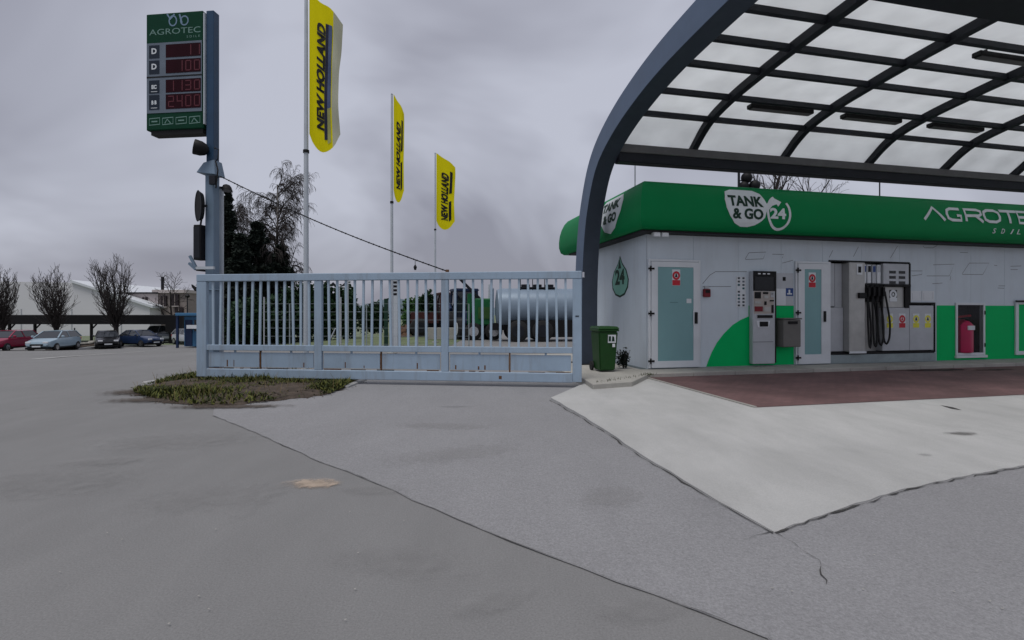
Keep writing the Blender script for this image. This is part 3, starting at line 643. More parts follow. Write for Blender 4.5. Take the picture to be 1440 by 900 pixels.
# payment terminal
a, b, c, d = rect(1053, 382, 1084, 511); pt = thing('payment_terminal', 'tall grey payment terminal with black screen set in the wall', 'terminal', W(a,-.007,c), TH)
tw, th = b-a, d-c
MB().box(0,tw,-.14,0,0,th).build('housing','cabinet',pt,bevel=.015)
MB().box(tw+.001,tw+.045,-.12,0,.02,th).build('side_frame','black',pt)
def tz(py): return (511-py)/(511-382)*th
def tu(x): return (x-328)/(450-328)*tw
MB().box(.0,tw,-.152,-.1405,tz(409.5),th).build('screen_bezel','black',pt); MB().box(.04,tw-.06,-.156,-.1525,tz(408),tz(390)).build('screen','screen',pt)
for xi in (.12,.25,.37): MB().box(xi,xi+.07,-.1555,-.1525,tz(386.5),tz(385)).build('indicator','lamp',pt)
MB().box(.02,tw-.05,-.148,-.1405,tz(441),tz(410)).build('control_panel',mat('term_panel',(.40,.36,.33),.4,.2),pt)
for (x0,x1,y0,y1,mm) in ((335,368,411,420,'black'),(380,408,411,414,'black'),(385,408,416,419.5,'steel'),(422,441,411,418,'cabinet'),(425,438,412,415,'black'),(335,368,424,427,'steel'),(388,399,424,429,'black'),(418,440,422,424,'black'),(335,378,431,438,'darkred'),(427,438,429,440,'black'),(385,420,432,438,'steel'),(350,432,443,447,'black')):
    MB().box(tu(x0),tu(x1),-.16,-.1485,tz(y1),tz(y0)).build('control',mm,pt)
MB().prism([(tu(354),tz(460)),(tu(412),tz(460)),(tu(420),tz(451)),(tu(346),tz(451))],-.15,-.1405).build('tray_frame','white',pt); MB().box(tu(362),tu(408),-.156,-.1505,tz(459),tz(452)).build('tray','black',pt)
MB().box(.0,tw*.9,-.1415,-.1402,tz(480.6),tz(480)).build('panel_joint','seam',pt)
# grey panel with blue sticker, and the waste box
a, b, c, d = rect(1087, 384, 1116, 430); pn = thing('intercom_panel', 'light grey panel with small blue sign between terminal and narrow door', 'panel', W(a+.05,-.003,c), TH)
MB().box(0,b-a-.07,-.015,0,.003,d-c).build('plate','cabinet',pn,bevel=.004); MB().box(.0,(b-a)*.5,-.017,-.0152,.01,(d-c)*.52).build('inset','white',pn)
MB().box((b-a)*.5,b-a-.08,-.02,-.0152,(d-c)*.30,(d-c)*.54).build('sign','blue_sign',pn); MB().box((b-a)*.56,(b-a)*.8,-.0215,-.0202,(d-c)*.345,(d-c)*.385).box((b-a)*.63,(b-a)*.71,-.0215,-.0202,(d-c)*.385,(d-c)*.49).build('sign_mark','white',pn)
MB().box((b-a)*.35,(b-a)*.5,-.019,-.0152,(d-c)*.76,(d-c)*.88).build('call_button','black',pn,bevel=.004)
a, b, c, d = rect(1090, 447, 1114, 487); wb = thing('waste_box', 'brown grey metal waste box on the green wall left of the narrow door', 'waste box', W(a,-.008,c), TH)
MB().box(0,b-a,-.27,0,0,d-c-.04).build('body','binbox',wb,bevel=.015); MB().box(-.015,b-a+.015,-.29,0,d-c-.035,d-c).build('lid','binbox',wb,bevel=.008); MB().box(.12,.36,-.295,-.271,d-c-.14,d-c-.075).build('flap','black',wb)
# fire cabinet
fb = MB().box(fu0-.06,fu0,-.04,-.0065,fz0-.06,fz1+.06).box(fu1,fu1+.06,-.04,-.0065,fz0-.06,fz1+.06).box(fu0,fu1,-.04,-.0065,fz1,fz1+.06).box(fu0,fu1,-.04,-.0065,fz0-.06,fz0).box(fu0-.08,fu1+.1,-.07,-.0065,fz0-.13,fz0-.064).build('cabinet_frame','white',bld,bevel=.006)
fb['label'] = 'white framed glass door over the recess that holds the red extinguisher'
MB().box(fu0,fu1,-.02,-.014,fz0,fz1).build('pane','glassclear',fb); 
for z in (fz0+.15, fz1-.25): MB().box(fu1+.02,fu1+.05,-.055,-.041,z,z+.1).build('hinge','black',fb)
ex = thing('fire_extinguisher','crimson fire extinguisher behind glass in the green wall','extinguisher',W((fu0*.62+fu1*.38),.16,fz0),TH)
rr = (fu1-fu0)*.32; hh = (fz1-fz0)
MB().tube([(0,0,.005),(0,0,.02),(0,0,hh*.58),(0,0,hh*.66),(0,0,hh*.7)],[rr*.95,rr,rr,rr*.7,rr*.3],18).build('cylinder','extinguisher',ex,smooth=True)
MB().box(-rr*.35,rr*.45,-rr-.004,-rr+.03,hh*.48,hh*.57).build('label_plate','white',ex); MB().bar((-rr*.7,0,hh*.74),(rr*1.3,0,hh*.78),.05,.05).build('lever','red',ex)
MB().tube([(rr*.3,0,hh*.72),(rr*1.2,-.03,hh*.66),(rr*1.35,-.03,hh*.3),(rr*1.3,-.03,hh*.1)],.025,8).build('hose','black',ex)
# window at the right edge
a, zt = fr(1426, 424); zb = fr(1426,499)[1]; wn_ = MB().box(a,a+.1,-.05,-.0065,zb,zt).box(a+.1,LEN,-.05,-.0065,zt-.08,zt).box(a+.1,LEN,-.05,-.0065,zb,zb+.1).build('window_frame','white',bld,bevel=.006)
MB().box(a+.1,LEN-.01,-.02,-.0068,zb+.1,zt-.08).build('shutter','greenpanel',wn_); MB().box(a-.03,LEN,-.09,-.051,zt-.02,zt+.03).build('head_trim','black',wn_)
# ---------------------------------------------------------------- fuel pump in its recess
FY = 0.10                                  # local y of cabinet faces inside the recess
pump = thing('fuel_pump', 'built-in fuel pump with steel column, black nozzles and hanging hoses', 'fuel pump', W(pu0, 0, pz0), TH)
pw, ph = pu1-pu0, pz1-pz0; pw2 = pu2-pu0; phm = pzm-pz0
def qx(px): return fr(px, 440)[0]-pu0
def qz(px, py): return fr(px, py)[1]-pz0
MB().box(0,pw,.24,.30,0,ph).box(pw,pw2,.24,.30,0,phm).build('back_plate','black',pump)
MB().box(-.02,.0,-.02,.3,-.02,ph).box(-.02,pw+.03,-.02,.3,ph,ph+.03).box(pw,pw+.06,-.02,.3,phm,ph).box(pw+.06,pw2+.03,-.02,.3,phm,phm+.05).box(pw2,pw2+.03,-.02,.3,-.02,phm).box(0,pw2,-.02,.3,-.035,0.02).build('recess_frame','black',pump)
x1, x2, x3, x4, x5 = qx(1179), qx(1190), qx(1212), qx(1239), qx(1272); zmid = qz(1180, 432)
MB().box(.02,x1-.008,FY,.23,zmid+.02,ph-.03).box(x1+.008,x2-.004,FY+.02,.23,zmid-.005,ph-.03).build('cabinet_door','cabinet',pump,bevel=.006)
MB().box(.02,x2-.004,FY-.02,.23,.04,zmid-.008).build('cabinet_door','cabinet',pump,bevel=.006)
MB().box(x1-.007,x1+.007,FY+.01,.23,zmid+.02,ph-.03).build('door_gap','seam',pump)
sc_ = MB().box(x2,x3,-.10,.23,.03,ph-.012).build('steel_column','steel',pump,bevel=.02)
MB().box(x2-.02,x3+.01,-.12,-.101,.0,.05).build('base_strip','white',sc_)
MB().box(x2+.2,x2+.37,-.108,-.101,ph-.32,ph-.06).build('display','white',sc_); MB().box(x2+.24,x2+.33,-.111,-.1085,ph-.27,ph-.12).build('display_glass','black',sc_)
MB().box(x2+.24,x3-.005,-.15,-.101,ph*.60,ph*.66).build('nozzle_rest','black',sc_)
MB().box(x3+.005,x4,.15,.23,.03,ph-.02).build('hose_bay','steel',pump)
ns = [x3+.06+(x4-x3-.1)*i/3.3 for i in range(4)]
for i, x in enumerate(ns):
    hd = MB().box(x-.055,x+.055,-.02,.148,ph-.52,ph-.06).build('nozzle_holder','white' if i != 2 else 'cabinet',pump,bevel=.008)
    MB().box(x-.04,x+.04,-.024,-.0205,ph-.24,ph-.09).build('grade_label',('blue_sign','black','blue_sign','cabinet')[i],hd)
    nzl = MB().tube([(x,-.03,ph-.56),(x,-.09,ph-.66),(x,-.10,ph-.92)],[.035,.05,.03],8).box(x-.03,x+.03,-.16,-.05,ph-.84,ph-.62).build('nozzle','black',pump)
    bot = .10+.03*i; sw = .10+.05*i
    pts_ = [(x,-.10,ph-.9),(x-.01,-.12,ph*.4),(x+.01,-.13,bot+.15),(x+sw*.35,-.14,bot),(x+sw*.8,-.13,bot+.17),(x+sw,-.10,ph*.35),(x+sw*.7,-.02,ph-.72)]
    P2 = []
    for s in range(len(pts_)-1):
        for k in range(4): P2.append(Vector(pts_[s]).lerp(Vector(pts_[s+1]), k/4))
    P2.append(Vector(pts_[-1]))
    for _ in range(2): P2 = [P2[0]]+[(P2[k-1]+P2[k]*2+P2[k+1])/4 for k in range(1,len(P2)-1)]+[P2[-1]]
    MB().tube(P2,.022,8).build('hose','rubber',pump,smooth=True)
MB().box(x3-.01,x4+.01,-.06,.10,ph-.98,ph-.54).build('nozzle_boot','black',pump,bevel=.01)
dz0 = qz(1257,400); hd = MB().box(x4+.02,pw-.03,-.05,.23,dz0,ph-.02).build('display_head','cabinet',pump,bevel=.012)
for i in range(2):
    for j in range(3):
        xx = x4+.02+(pw-.05-x4)*(.22+.37*i); zq = ph-.2-.13*j; MB().box(xx,xx+(pw-x4)*.24,-.054,-.0505,zq-.07,zq).build('readout','screen',hd)
MB().box(x4+.0,pw-.02,-.09,.2,dz0-.06,dz0-.002).build('shelf','black',hd)
lowz = qz(1257,432)
lc = MB().box(x4+.02,pw-.14,-.0,.23,lowz,dz0-.065).build('pedestal','steel',pump); sticker(x4+.02+(pw-x4)*.42,(lowz+dz0)/2-.0,.24,.3,0,lc,('black','white','white'))
MB().box(pw-.135,pw-.01,-.04,.23,lowz-.02,dz0-.065).build('pillar','black',pump)
sp = qx(1278)
for k, (xa, xb) in enumerate(((x4+.02, sp-.006), (sp+.006, pw2-.03))):
    cd = MB().box(xa,xb,-.02,.23,.04,phm-.03 if k else lowz-.01).build('cabinet_door','cabinet',pump,bevel=.006)
    for px, cs in (((1250,('white','yellow','black')),(1267.5,('white','red','red'))) if k == 0 else ((1287,('white','yellow','black')),(1303.5,('white','yellow','black')))):
        sticker(qx(px), qz(px,451), .2, .36, -.021, cd, cs)
MB().box(-.02,pw2+.03,-.03,-.0,.172-pz0,-.037).build('pump_plinth','plinth',pump)

# ================================================================== CANOPY
can = thing('canopy', 'curved blue steel canopy with translucent roof panels over the forecourt', 'canopy', B0, TH)
def smooth_curve(pts, n=6):
    P = [Vector(p) for p in pts]; o = []
    for i in range(len(P)-1):
        p0, p1, p2, p3 = P[max(i-1,0)], P[i], P[i+1], P[min(i+2,len(P)-1)]
        for k in range(n):
            t = k/n; o.append(0.5*((2*p1)+(p2-p0)*t+(2*p0-5*p1+4*p2-p3)*t*t+(3*p1-p0-3*p2+p3)*t**3))
    o.append(P[-1]); return o
EDGE = smooth_curve([(1.25,.0),(1.25,1.5),(1.20,2.5),(1.05,3.35),(.83,3.95),(.48,4.53),(0,4.90),(-.8,5.22),(-1.73,5.44),(-2.6,5.56),(-3.6,5.62),(-4.95,5.66)],5)
def archbox(u0, u1, curve, dep):
    mb = MB(); V = []; n = len(curve)
    for i, p in enumerate(curve):
        d = (curve[min(i+1,n-1)]-curve[max(i-1,0)]).normalized(); nr = Vector((d.y, -d.x))     # outward (back / up)
        q = p + nr*dep
        V += [(u0,p.x,p.y),(u1,p.x,p.y),(u1,q.x,q.y),(u0,q.x,q.y)]
    F = [(0,1,2,3),(4*n-1,4*n-2,4*n-3,4*n-4)]
    for i in range(n-1):
        for j in range(4): F.append((4*i+j,4*i+(j+1)%4,4*i+4+(j+1)%4,4*i+4+j))
    return mb.add(V, F)
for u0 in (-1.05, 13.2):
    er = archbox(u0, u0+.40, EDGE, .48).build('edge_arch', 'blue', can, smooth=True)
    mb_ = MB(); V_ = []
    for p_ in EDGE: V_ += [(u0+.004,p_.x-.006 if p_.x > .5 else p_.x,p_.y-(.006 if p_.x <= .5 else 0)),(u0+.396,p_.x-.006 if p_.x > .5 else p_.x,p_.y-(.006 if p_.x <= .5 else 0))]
    mb_.add(V_,[(2*i_,2*i_+1,2*i_+3,2*i_+2) for i_ in range(len(EDGE)-1)]); ms_ = mb_.build('inner_shade','archshade',er)  # added dark sheet over the arch's inner face, painted to imitate its shade
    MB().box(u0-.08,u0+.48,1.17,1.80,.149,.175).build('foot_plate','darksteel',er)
RIB = smooth_curve([(.16,4.98),(-.05,5.14),(-.35,5.36),(-.74,5.55),(-1.4,5.70),(-2.2,5.80),(-2.93,5.87),(-3.7,5.92),(-4.5,5.96)],4)
for u0 in (1.2,3.65,6.1,8.5,10.9):
    archbox(u0-.07,u0+.07,RIB,.15).build('rib','darksteel',can,smooth=True)
def ribz(v):
    for a, b in zip(RIB, RIB[1:]):
        if b.x <= v <= a.x: return a.y+(b.y-a.y)*(a.x-v)/(a.x-b.x)
    return RIB[-1].y
bays = [-.69,1.13,1.27,3.58,3.72,6.03,6.17,8.43,8.57,10.83,10.97,13.2]
PV = [-.61,-1.31,-2.2,-2.93,-3.7]
for v in PV:
    z = ribz(v)
    for a, b in zip(bays[::2], bays[1::2]): MB().box(a+.002,b-.002,v-.045,v+.045,z+.03,z+.13).build('purlin','darksteel',can)
MB().box(-.65,13.2,-.03,.26,4.94,5.12).build('beam','beam',can,bevel=.012); MB().box(-.65,13.2,.0,.24,4.73,4.94).build('lower_beam','darksteel',can,bevel=.012)
MB().box(-.69,13.2,-4.95,-4.45,5.86,6.22).build('front_beam','darksteel',can,bevel=.012)
PB = [.14]+PV+[-4.47]
cent = [-.69,1.2,3.65,6.1,8.5,10.9,13.2]
for a, b in zip(cent, cent[1:]):
    for c, d in zip(PB, PB[1:]):
        pts_ = [p for p in RIB if d < p.x < c]; cur = [Vector((c, ribz(c)))]+pts_+[Vector((d, ribz(d)))]
        mb = MB(); V = []
        for p in cur:
            for up in (.165,.181): V += [(a+.006,p.x,p.y+up),(b-.006,p.x,p.y+up)]
        F = []
        for i in range(len(cur)-1): o = 4*i; F += [(o,o+1,o+5,o+4),(o+2,o+6,o+7,o+3),(o,o+4,o+6,o+2),(o+1,o+3,o+7,o+5)]
        mb.add(V, F).build('roof_panel','panel',can)
ord_ = ['left','middle','right']
for k, (u0, u1, v, lab) in enumerate(((1.75,3.3,-1.12,'leftmost dark strip light in the row under the canopy roof'),(4.1,5.65,-1.12,'middle dark strip light in the row under the canopy roof'),(6.5,8.05,-1.12,'rightmost dark strip light in the row under the canopy roof'),(4.55,6.0,-3.45,'dark strip light alone near the front beam of the canopy'),(8.95,10.4,-3.45,'dark strip light at the right of the canopy front'))):
    z = ribz(v)+.02; s = thing('strip_light', lab, 'lamp', W((u0+u1)/2, v, z), TH, 'strip lights under the canopy'); h2 = (u1-u0)/2
    MB().prism([(-h2,.0),(h2,.0),(h2,.09),(-h2,.09)],-.08,.08).build('housing','black',s,bevel=.015); MB().box(-h2+.05,h2-.05,-.06,.06,-.012,-.001).build('diffuser','beam',s)
    for sx in (-h2*.7,h2*.7): MB().box(sx-.02,sx+.02,-.02,.02,.091,.16).build('hanger','black',s)

# ================================================================== GATE
GO = Vector((-6.40,10.43,0)); GE = Vector((1.30,9.55,0)); GL = (GE-GO).length; gd = (GE-GO).normalized()
gate = thing('sliding_gate', 'long pale blue sliding gate of vertical bars above solid lower panels', 'gate', GO, math.atan2(gd.y, gd.x))
def gx(px): k = (px-720)/720; return (k*GO.y-GO.x)/(gd.x-k*gd.y)
posts = [(0,gx(292)),(gx(443),gx(453.5)),(gx(621),gx(631)),(GL-.17,GL)]
MB().box(posts[0][0],posts[0][1],-.045,.045,.11,2.035).build('stile','gate',gate,bevel=.008); MB().box(posts[3][0],posts[3][1],-.045,.045,.11,2.035).build('stile','gate',gate,bevel=.008)
for p in posts[1:3]: MB().box(p[0],p[1],-.042,.042,.277,2.035).build('post','gate',gate,bevel=.008)
MB().box(0,GL,-.05,.05,2.037,2.18).build('top_rail','gate',gate,bevel=.01)
MB().box(posts[0][1]+.001,posts[3][0]-.001,-.05,.05,.10,.275).build('bottom_rail','gate',gate,bevel=.01)
for a, b in zip(posts, posts[1:]):
    MB().box(a[1]+.001,b[0]-.001,-.04,.04,.645,.755).build('mid_rail','gate',gate,bevel=.006)
    n = 13; W_ = b[0]-a[1]
    for i in range(n):
        x = a[1]+W_*(i+.72)/(n+.45); t = random.uniform(-.02,.02); bw = .021
        MB().add([(x-bw+t,-.016,.755),(x+bw+t,-.016,.755),(x+bw+t,.016,.755),(x-bw+t,.016,.755),(x-bw-t*.3,-.016,2.037),(x+bw-t*.3,-.016,2.037),(x+bw-t*.3,.016,2.037),(x-bw-t*.3,.016,2.037)],
                 [(0,1,5,4),(1,2,6,5),(2,3,7,6),(3,0,4,7)]).build('bar','gatebar',gate)
    mid = (a[1]+b[0])/2
    for xa, xb in ((a[1]+.03, mid-.022), (mid+.022, b[0]-.03)): MB().box(xa,xb,-.012,.012,.312,.605).build('lower_panel','gate',gate,bevel=.003)
    MB().box(mid-.012,mid+.012,-.02,.02,.276,.644).build('panel_bar','rust',gate)
    for xx in (a[1]+.6, b[0]-.5): MB().box(xx-.02,xx+.02,-.01,.01,.606,.644).build('panel_tab','gate',gate)
MB().box(gx(702),gx(706),-.053,-.0505,.15,.21).build('rust_patch','rust',gate)
for a, b in zip(posts, posts[1:]):
    x = a[1]+.03
    while x < b[0]-.1:
        L_ = random.uniform(.05,.45); x2 = min(x+L_, b[0]-.03)
        if random.random() < .6: MB().box(x,x2,-.006,.006,.277,.277+random.uniform(.008,.022)).build('rust_line',random.choice(('rust','black','rust')),gate)
        x = x2+random.uniform(.03,.25)
    for k in range(3):
        x = random.uniform(a[1]+.1,b[0]-.15); MB().box(x,x+random.uniform(.012,.03),-.0135,-.0121,.32,.32+random.uniform(.03,.14)).build('rust_streak','rust',gate)
MB().box(gx(283),gx(312),.06,.30,.0,.095).build('carriage','polelight',gate,bevel=.01); MB().box(gx(300),gx(310),-.02,.05,.0,.098).build('roller','black',gate)
MB().tube([(GL+.02,0,2.06),(GL+.02,0,2.16)],.035,8).build('top_bolt','chrome',gate)
MB().box(gx(809),gx(814),-.052,-.0455,1.33,1.35).build('latch_slot','black',gate)
MB().prism([(0,1.86),(-.05,1.84),(-.12,1.93),(-.13,1.98),(-.06,1.93),(0,1.93)],-.02,.02).build('catch','black',gate)
# tension cable from the mast to the middle of the gate
p0 = at(310,248,11.35); gm = GO+gd*gx(629); p1 = Vector((gm.x,gm.y,2.20))
cb = thing('stay_cable','dark beaded cable slanting from the sign mast down to the gate','cable',p1)
pts_ = [p0.lerp(p1,i/16)-p1-Vector((0,0,.10*math.sin(math.pi*i/16))) for i in range(17)]
MB().tube(pts_,.011,6).build('wire','black',cb)
mb = MB()
for i in range(1,44):
    f = i/44+random.uniform(-.006,.006); k = min(15,int(f*16)); p = pts_[k].lerp(pts_[k+1],f*16-k); d = (pts_[k+1]-pts_[k]).normalized(); mb.tube([p-d*.02,p,p+d*.02],[.006,.02,.006],6)
mb.build('beads','black',cb); MB().tube([(0,0,-.02),(0,0,.03)],.035,8).build('shackle','rust',cb)
q = pts_[14]; MB().tube([q,q-Vector((0,0,.10))],.006,5).tube([q-Vector((0,0,.1)),q-Vector((0,0,.14)),q-Vector((0,0,.2))],[.012,.035,.02],8).build('weight','black',cb)

# ================================================================== SIGN MAST, lamps, flags
SP = Vector((-6.72,11.5,0)); srz = R(-6.5)
mast = thing('price_sign','tall dark green fuel price sign with red digits on a blue mast','price sign',(SP.x,SP.y,zf(SP.x,SP.y)),srz)
# local x runs along the sign (towards +x = right/near end), local y away from the viewer
MB().box(-.115,.095,-.10,.10,0,4.62).build('mast','polegrey',mast,bevel=.012)
MB().box(-.09,.09,-.095,.095,4.62,8.14).build('mast_upper','poledeep',mast,bevel=.01)
MB().box(-.15,.14,-.14,.14,4.56,4.66).box(-.13,.13,-.135,.135,1.9,1.93).build('collar','polegrey',mast,bevel=.01)
sx1, sx0, sz0, sz1 = -.125, -1.51, 5.50, 8.12
box = MB().box(sx0,sx1,-.15,.13,sz0,sz1).build('sign_box',mat('sign_green',(.002,.040,.020),.5,var=.1,spec=.12),mast,bevel=.02)
MB().box(sx1+.001,sx1+.03,-.14,.12,sz0+.1,sz1-.05).build('edge_trim','polelight',mast)
MB().box(sx0+.1,sx1-.02,-.12,.1,sz0-.10,sz0-.002).build('underside','black',mast)
hS = sz1-sz0
def sz(f): return sz1-f*hS              # fraction from the top
def sxx(f): return sx0+f*(sx1-sx0)
MB().box(sxx(.02),sxx(.985),-.160,-.1505,sz(.855),sz(.255)).build('price_panel',mat('price_grey',(.13,.16,.20),.45),mast)
MB().box(sxx(.02),sxx(.985),-.164,-.1605,sz(.553),sz(.541)).build('divider','black',mast)
sgc = mat('sign_letter',(.15,.26,.23),.5)
for (txt, x0, x1, z, h, off) in (('AGROTEC',.06,.96,.185,.13,.0),('S D I L E',.72,.95,.225,.05,0)):
    t = text_mb(txt,h/.7,sxx(x0),sz(z),-.1525,offset=off,width=sxx(x1)-sxx(x0)); t.build('lettering',sgc,mast)
lg = MB(); cx_, cz_ = sxx(.52), sz(.065)
lg.ribbon(circle(cx_-.06,cz_-.02,.09,.11,16),.03,-.1525,True).ribbon([(cx_-.2,cz_+.14),(cx_-.12,cz_+.02),(cx_-.02,cz_+.13)],.04,-.1527).ribbon(circle(cx_+.22,cz_-.03,.09,.1,14),.03,-.1525,True).ribbon([(cx_+.1,cz_+.12),(cx_+.16,cz_-.08)],.04,-.1527)
lg.build('logo',mat('logo_blue',(.16,.24,.34),.5),mast)
red_on = emit('led_red',(0.22,0.002,0.025),0.03); red_off = mat('led_off',(.022,.003,.007),.6,spec=.08)
SEG = {'0':'abcdef','1':'bc','2':'abged','3':'abgcd','4':'fgbc','5':'afgcd','7':'abc','8':'abcdefg','9':'abcdfg',' ':''}
def seg7(mb, ch, x, z, w_, h_, y):
    t = .024
    B = {'a':(x,x+w_,z+h_-t,z+h_),'g':(x,x+w_,z+h_/2-t/2,z+h_/2+t/2),'d':(x,x+w_,z,z+t),'f':(x,x+t,z+h_/2,z+h_),'b':(x+w_-t,x+w_,z+h_/2,z+h_),'e':(x,x+t,z,z+h_/2),'c':(x+w_-t,x+w_,z,z+h_/2)}
    for s in SEG[ch]: a = B[s]; mb.box(a[0],a[1],y-.002,y,a[2],a[3])
for k, (f0, f1, ic, dg) in enumerate(((.275,.385,'D','  11'),(.405,.52,'D',' 100'),(.575,.685,'EC','1130'),(.70,.825,'B B','2400'))):
    MB().box(sxx(.36),sxx(.97),-.166,-.1605,sz(f1),sz(f0)).build('price_display',red_off,mast)
    wd = (sxx(.97)-sxx(.36)); h_ = (f1-f0)*hS*.78
    for i, ch in enumerate(dg):
        if ch == ' ': continue
        mb = MB(); seg7(mb,ch,sxx(.36)+.06+i*wd/4.05,sz(f1)+(f1-f0)*hS*.11,wd*.17,h_,-.1665); mb.build('digit',red_on,mast)
    MB().box(sxx(.065),sxx(.245),-.166,-.1605,sz(f1),sz(f0)).build('grade_plate',mat('grade_navy%d'%k,(.006,.014,.028),.4),mast)
    h2 = .12 if k < 2 else .08; t = text_mb(ic,h2/.7,sxx(.11),sz((f0+f1)/2)-.05,-.168,offset=.006,width=sxx(.20)-sxx(.11)); t.build('lettering',M['lettergrey'],mast)
    if k > 1: MB().box(sxx(.10),sxx(.21),-.168,-.1662,sz(f1)+.03,sz(f1)+.042).build('mark','lettergrey',mast)
for i in range(4):
    x0, x1 = sxx(.06+.235*i), sxx(.06+.235*i+.185); mb = MB(); dl = (x1-x0)*.22; mb.ribbon([(x0,sz(.90)),(x1,sz(.895)),(x1,sz(.95)),(x0,sz(.955))],.02,-.1525,True)
    if i % 2: mb.ribbon([(x0+dl,sz(.945)),(x0+dl*2,sz(.91)),(x1-dl,sz(.945))],.022,-.1527)
    else: mb.ribbon([(x0+dl,sz(.925)),(x1-dl,sz(.925))],.03,-.1527)
    mb.build('pictogram',sgc,mast)
# white post beside the mast
P_ = at(311,440,11.8); wp = thing('white_post','slim white post right beside the blue mast, behind the gate','post',(P_.x,P_.y,zf(P_.x,P_.y)))
MB().tube([(0,0,0),(0,0,4.25)],.055,12).build('shaft','polelight',wp,smooth=True); MB().tube([(0,0,4.25),(0,0,4.30)],.07,12).build('cap','darksteel',wp); MB().box(-.14,.14,-.14,.14,0,.06).build('base','polelight',wp)
def spot(name, lab, px, py, Y, rad, arm_to, yaw, pitch, squash=1.0):
    p = at(px, py, Y); o = thing(name, lab, 'lamp', p)
    m_ = Matrix.Rotation(yaw,3,'Z') @ Matrix.Rotation(pitch,3,'X')
    mb = MB().tube([(0,-rad*.9,0),(0,-rad*.8,0),(0,0,0),(0,rad*.6,0),(0,rad*.9,0)],[rad,rad*1.05,rad,rad*.75,rad*.3],16); mb.v = [m_@Vector((x,y,z*squash)) for x,y,z in mb.v]; mb.build('lamp_head','black',o,smooth=True)
    mb = MB().tube([(0,-rad*.93,0),(0,-rad*.91,0)],[rad*.85,rad*.9],16); mb.v = [m_@Vector((x,y,z*squash)) for x,y,z in mb.v]; mb.build('lens','beam',o)
    MB().tube([(0,0,0),Vector(arm_to)-p],.022,6).build('arm','darksteel',o); return o
spot('spot_lamp','round black spotlight on the mast just below the price sign',283,209,11.3,.16,SP+Vector((0,0,at(0,211,11.3).z)),R(-60),R(-10))
spot('spot_lamp','small black downlight on the right side of the mast above the gate',319,264,11.6,.10,Vector((P_.x,P_.y,at(0,262,11.6).z)),R(40),R(60),.6)
# mast equipment: oval mirror back, dark cabinet, bracket
mp_ = at(282,290,11.35); mi_ = thing('traffic_mirror','black oval mirror seen edge-on from behind on the mast','mirror',mp_,R(-35))
mb = MB(); mb.add([(x,-.05,z) for x,z in circle(0,0,.15,.34,24)]+[(x*.8,.04,z*.85) for x,z in circle(0,0,.15,.34,24)],[tuple(range(24)),tuple(range(47,23,-1))]+[(i,(i+1)%24,24+(i+1)%24,24+i) for i in range(24)]); mb.build('shell','black',mi_,smooth=True)
mb = MB().ribbon(circle(0,0,.145,.335,24),.03,-.055,True); mb.build('rim','darksteel',mi_); MB().tube([(0,0,0),(.16,.05,0)],.03,6).build('arm','darksteel',mi_)
cp_ = at(282,342,11.4); cbx = thing('control_cabinet','narrow black cabinet strapped to the mast above the gate','cabinet',(cp_.x,cp_.y,at(0,366,11.4).z),R(-10))
MB().box(-.10,.08,-.10,.12,0,.78).build('body','black',cbx,bevel=.015); MB().box(-.085,.065,-.108,-.1005,.05,.73).build('door','darksteel',cbx); MB().tube([(.0,0,.78),(.02,.02,1.0)],.02,6).build('conduit','black',cbx)
bk_ = thing('mast_bracket','pale steel bracket clamped around the mast just above the gate rail','bracket',(SP.x,SP.y,at(0,379,11.4).z),srz)
MB().box(-.30,.16,-.19,-.14,.0,.06).build('clamp','polelight',bk_); MB().bar((-.28,-.17,.05),(-.42,-.17,.30),.05,.05).bar((-.28,-.17,.0),(-.44,-.17,.14),.05,.05).build('strut','polegrey',bk_); MB().box(-.30,-.12,-.14,.14,-.03,.0).build('plate','darksteel',bk_)
jb = thing('junction_shroud','flared grey cable shroud on the mast where the cable starts','cable shroud',(SP.x,SP.y,at(0,247,11.4).z),srz)
MB().add([(-.26,-.19,.06),(.19,-.19,0),(.19,.16,0),(-.26,.16,.06),(-.13,-.14,.28),(.13,-.14,.34),(.13,.13,.34),(-.13,.13,.28)],[(0,1,5,4),(1,2,6,5),(2,3,7,6),(3,0,4,7),(3,2,1,0)]).build('shroud','polegrey',jb,bevel=.01)
MB().tube([(.18,-.15,.3),(.24,-.16,.1),(.2,-.17,-.3)],.015,6).tube([(.14,-.15,.6),(.26,-.16,.55),(.24,-.16,.35),(.18,-.15,.3)],.012,6).build('cable_loop','black',jb); MB().box(.05,.2,-.2,-.13,-.22,-.02).build('junction_box','darksteel',jb,bevel=.01)

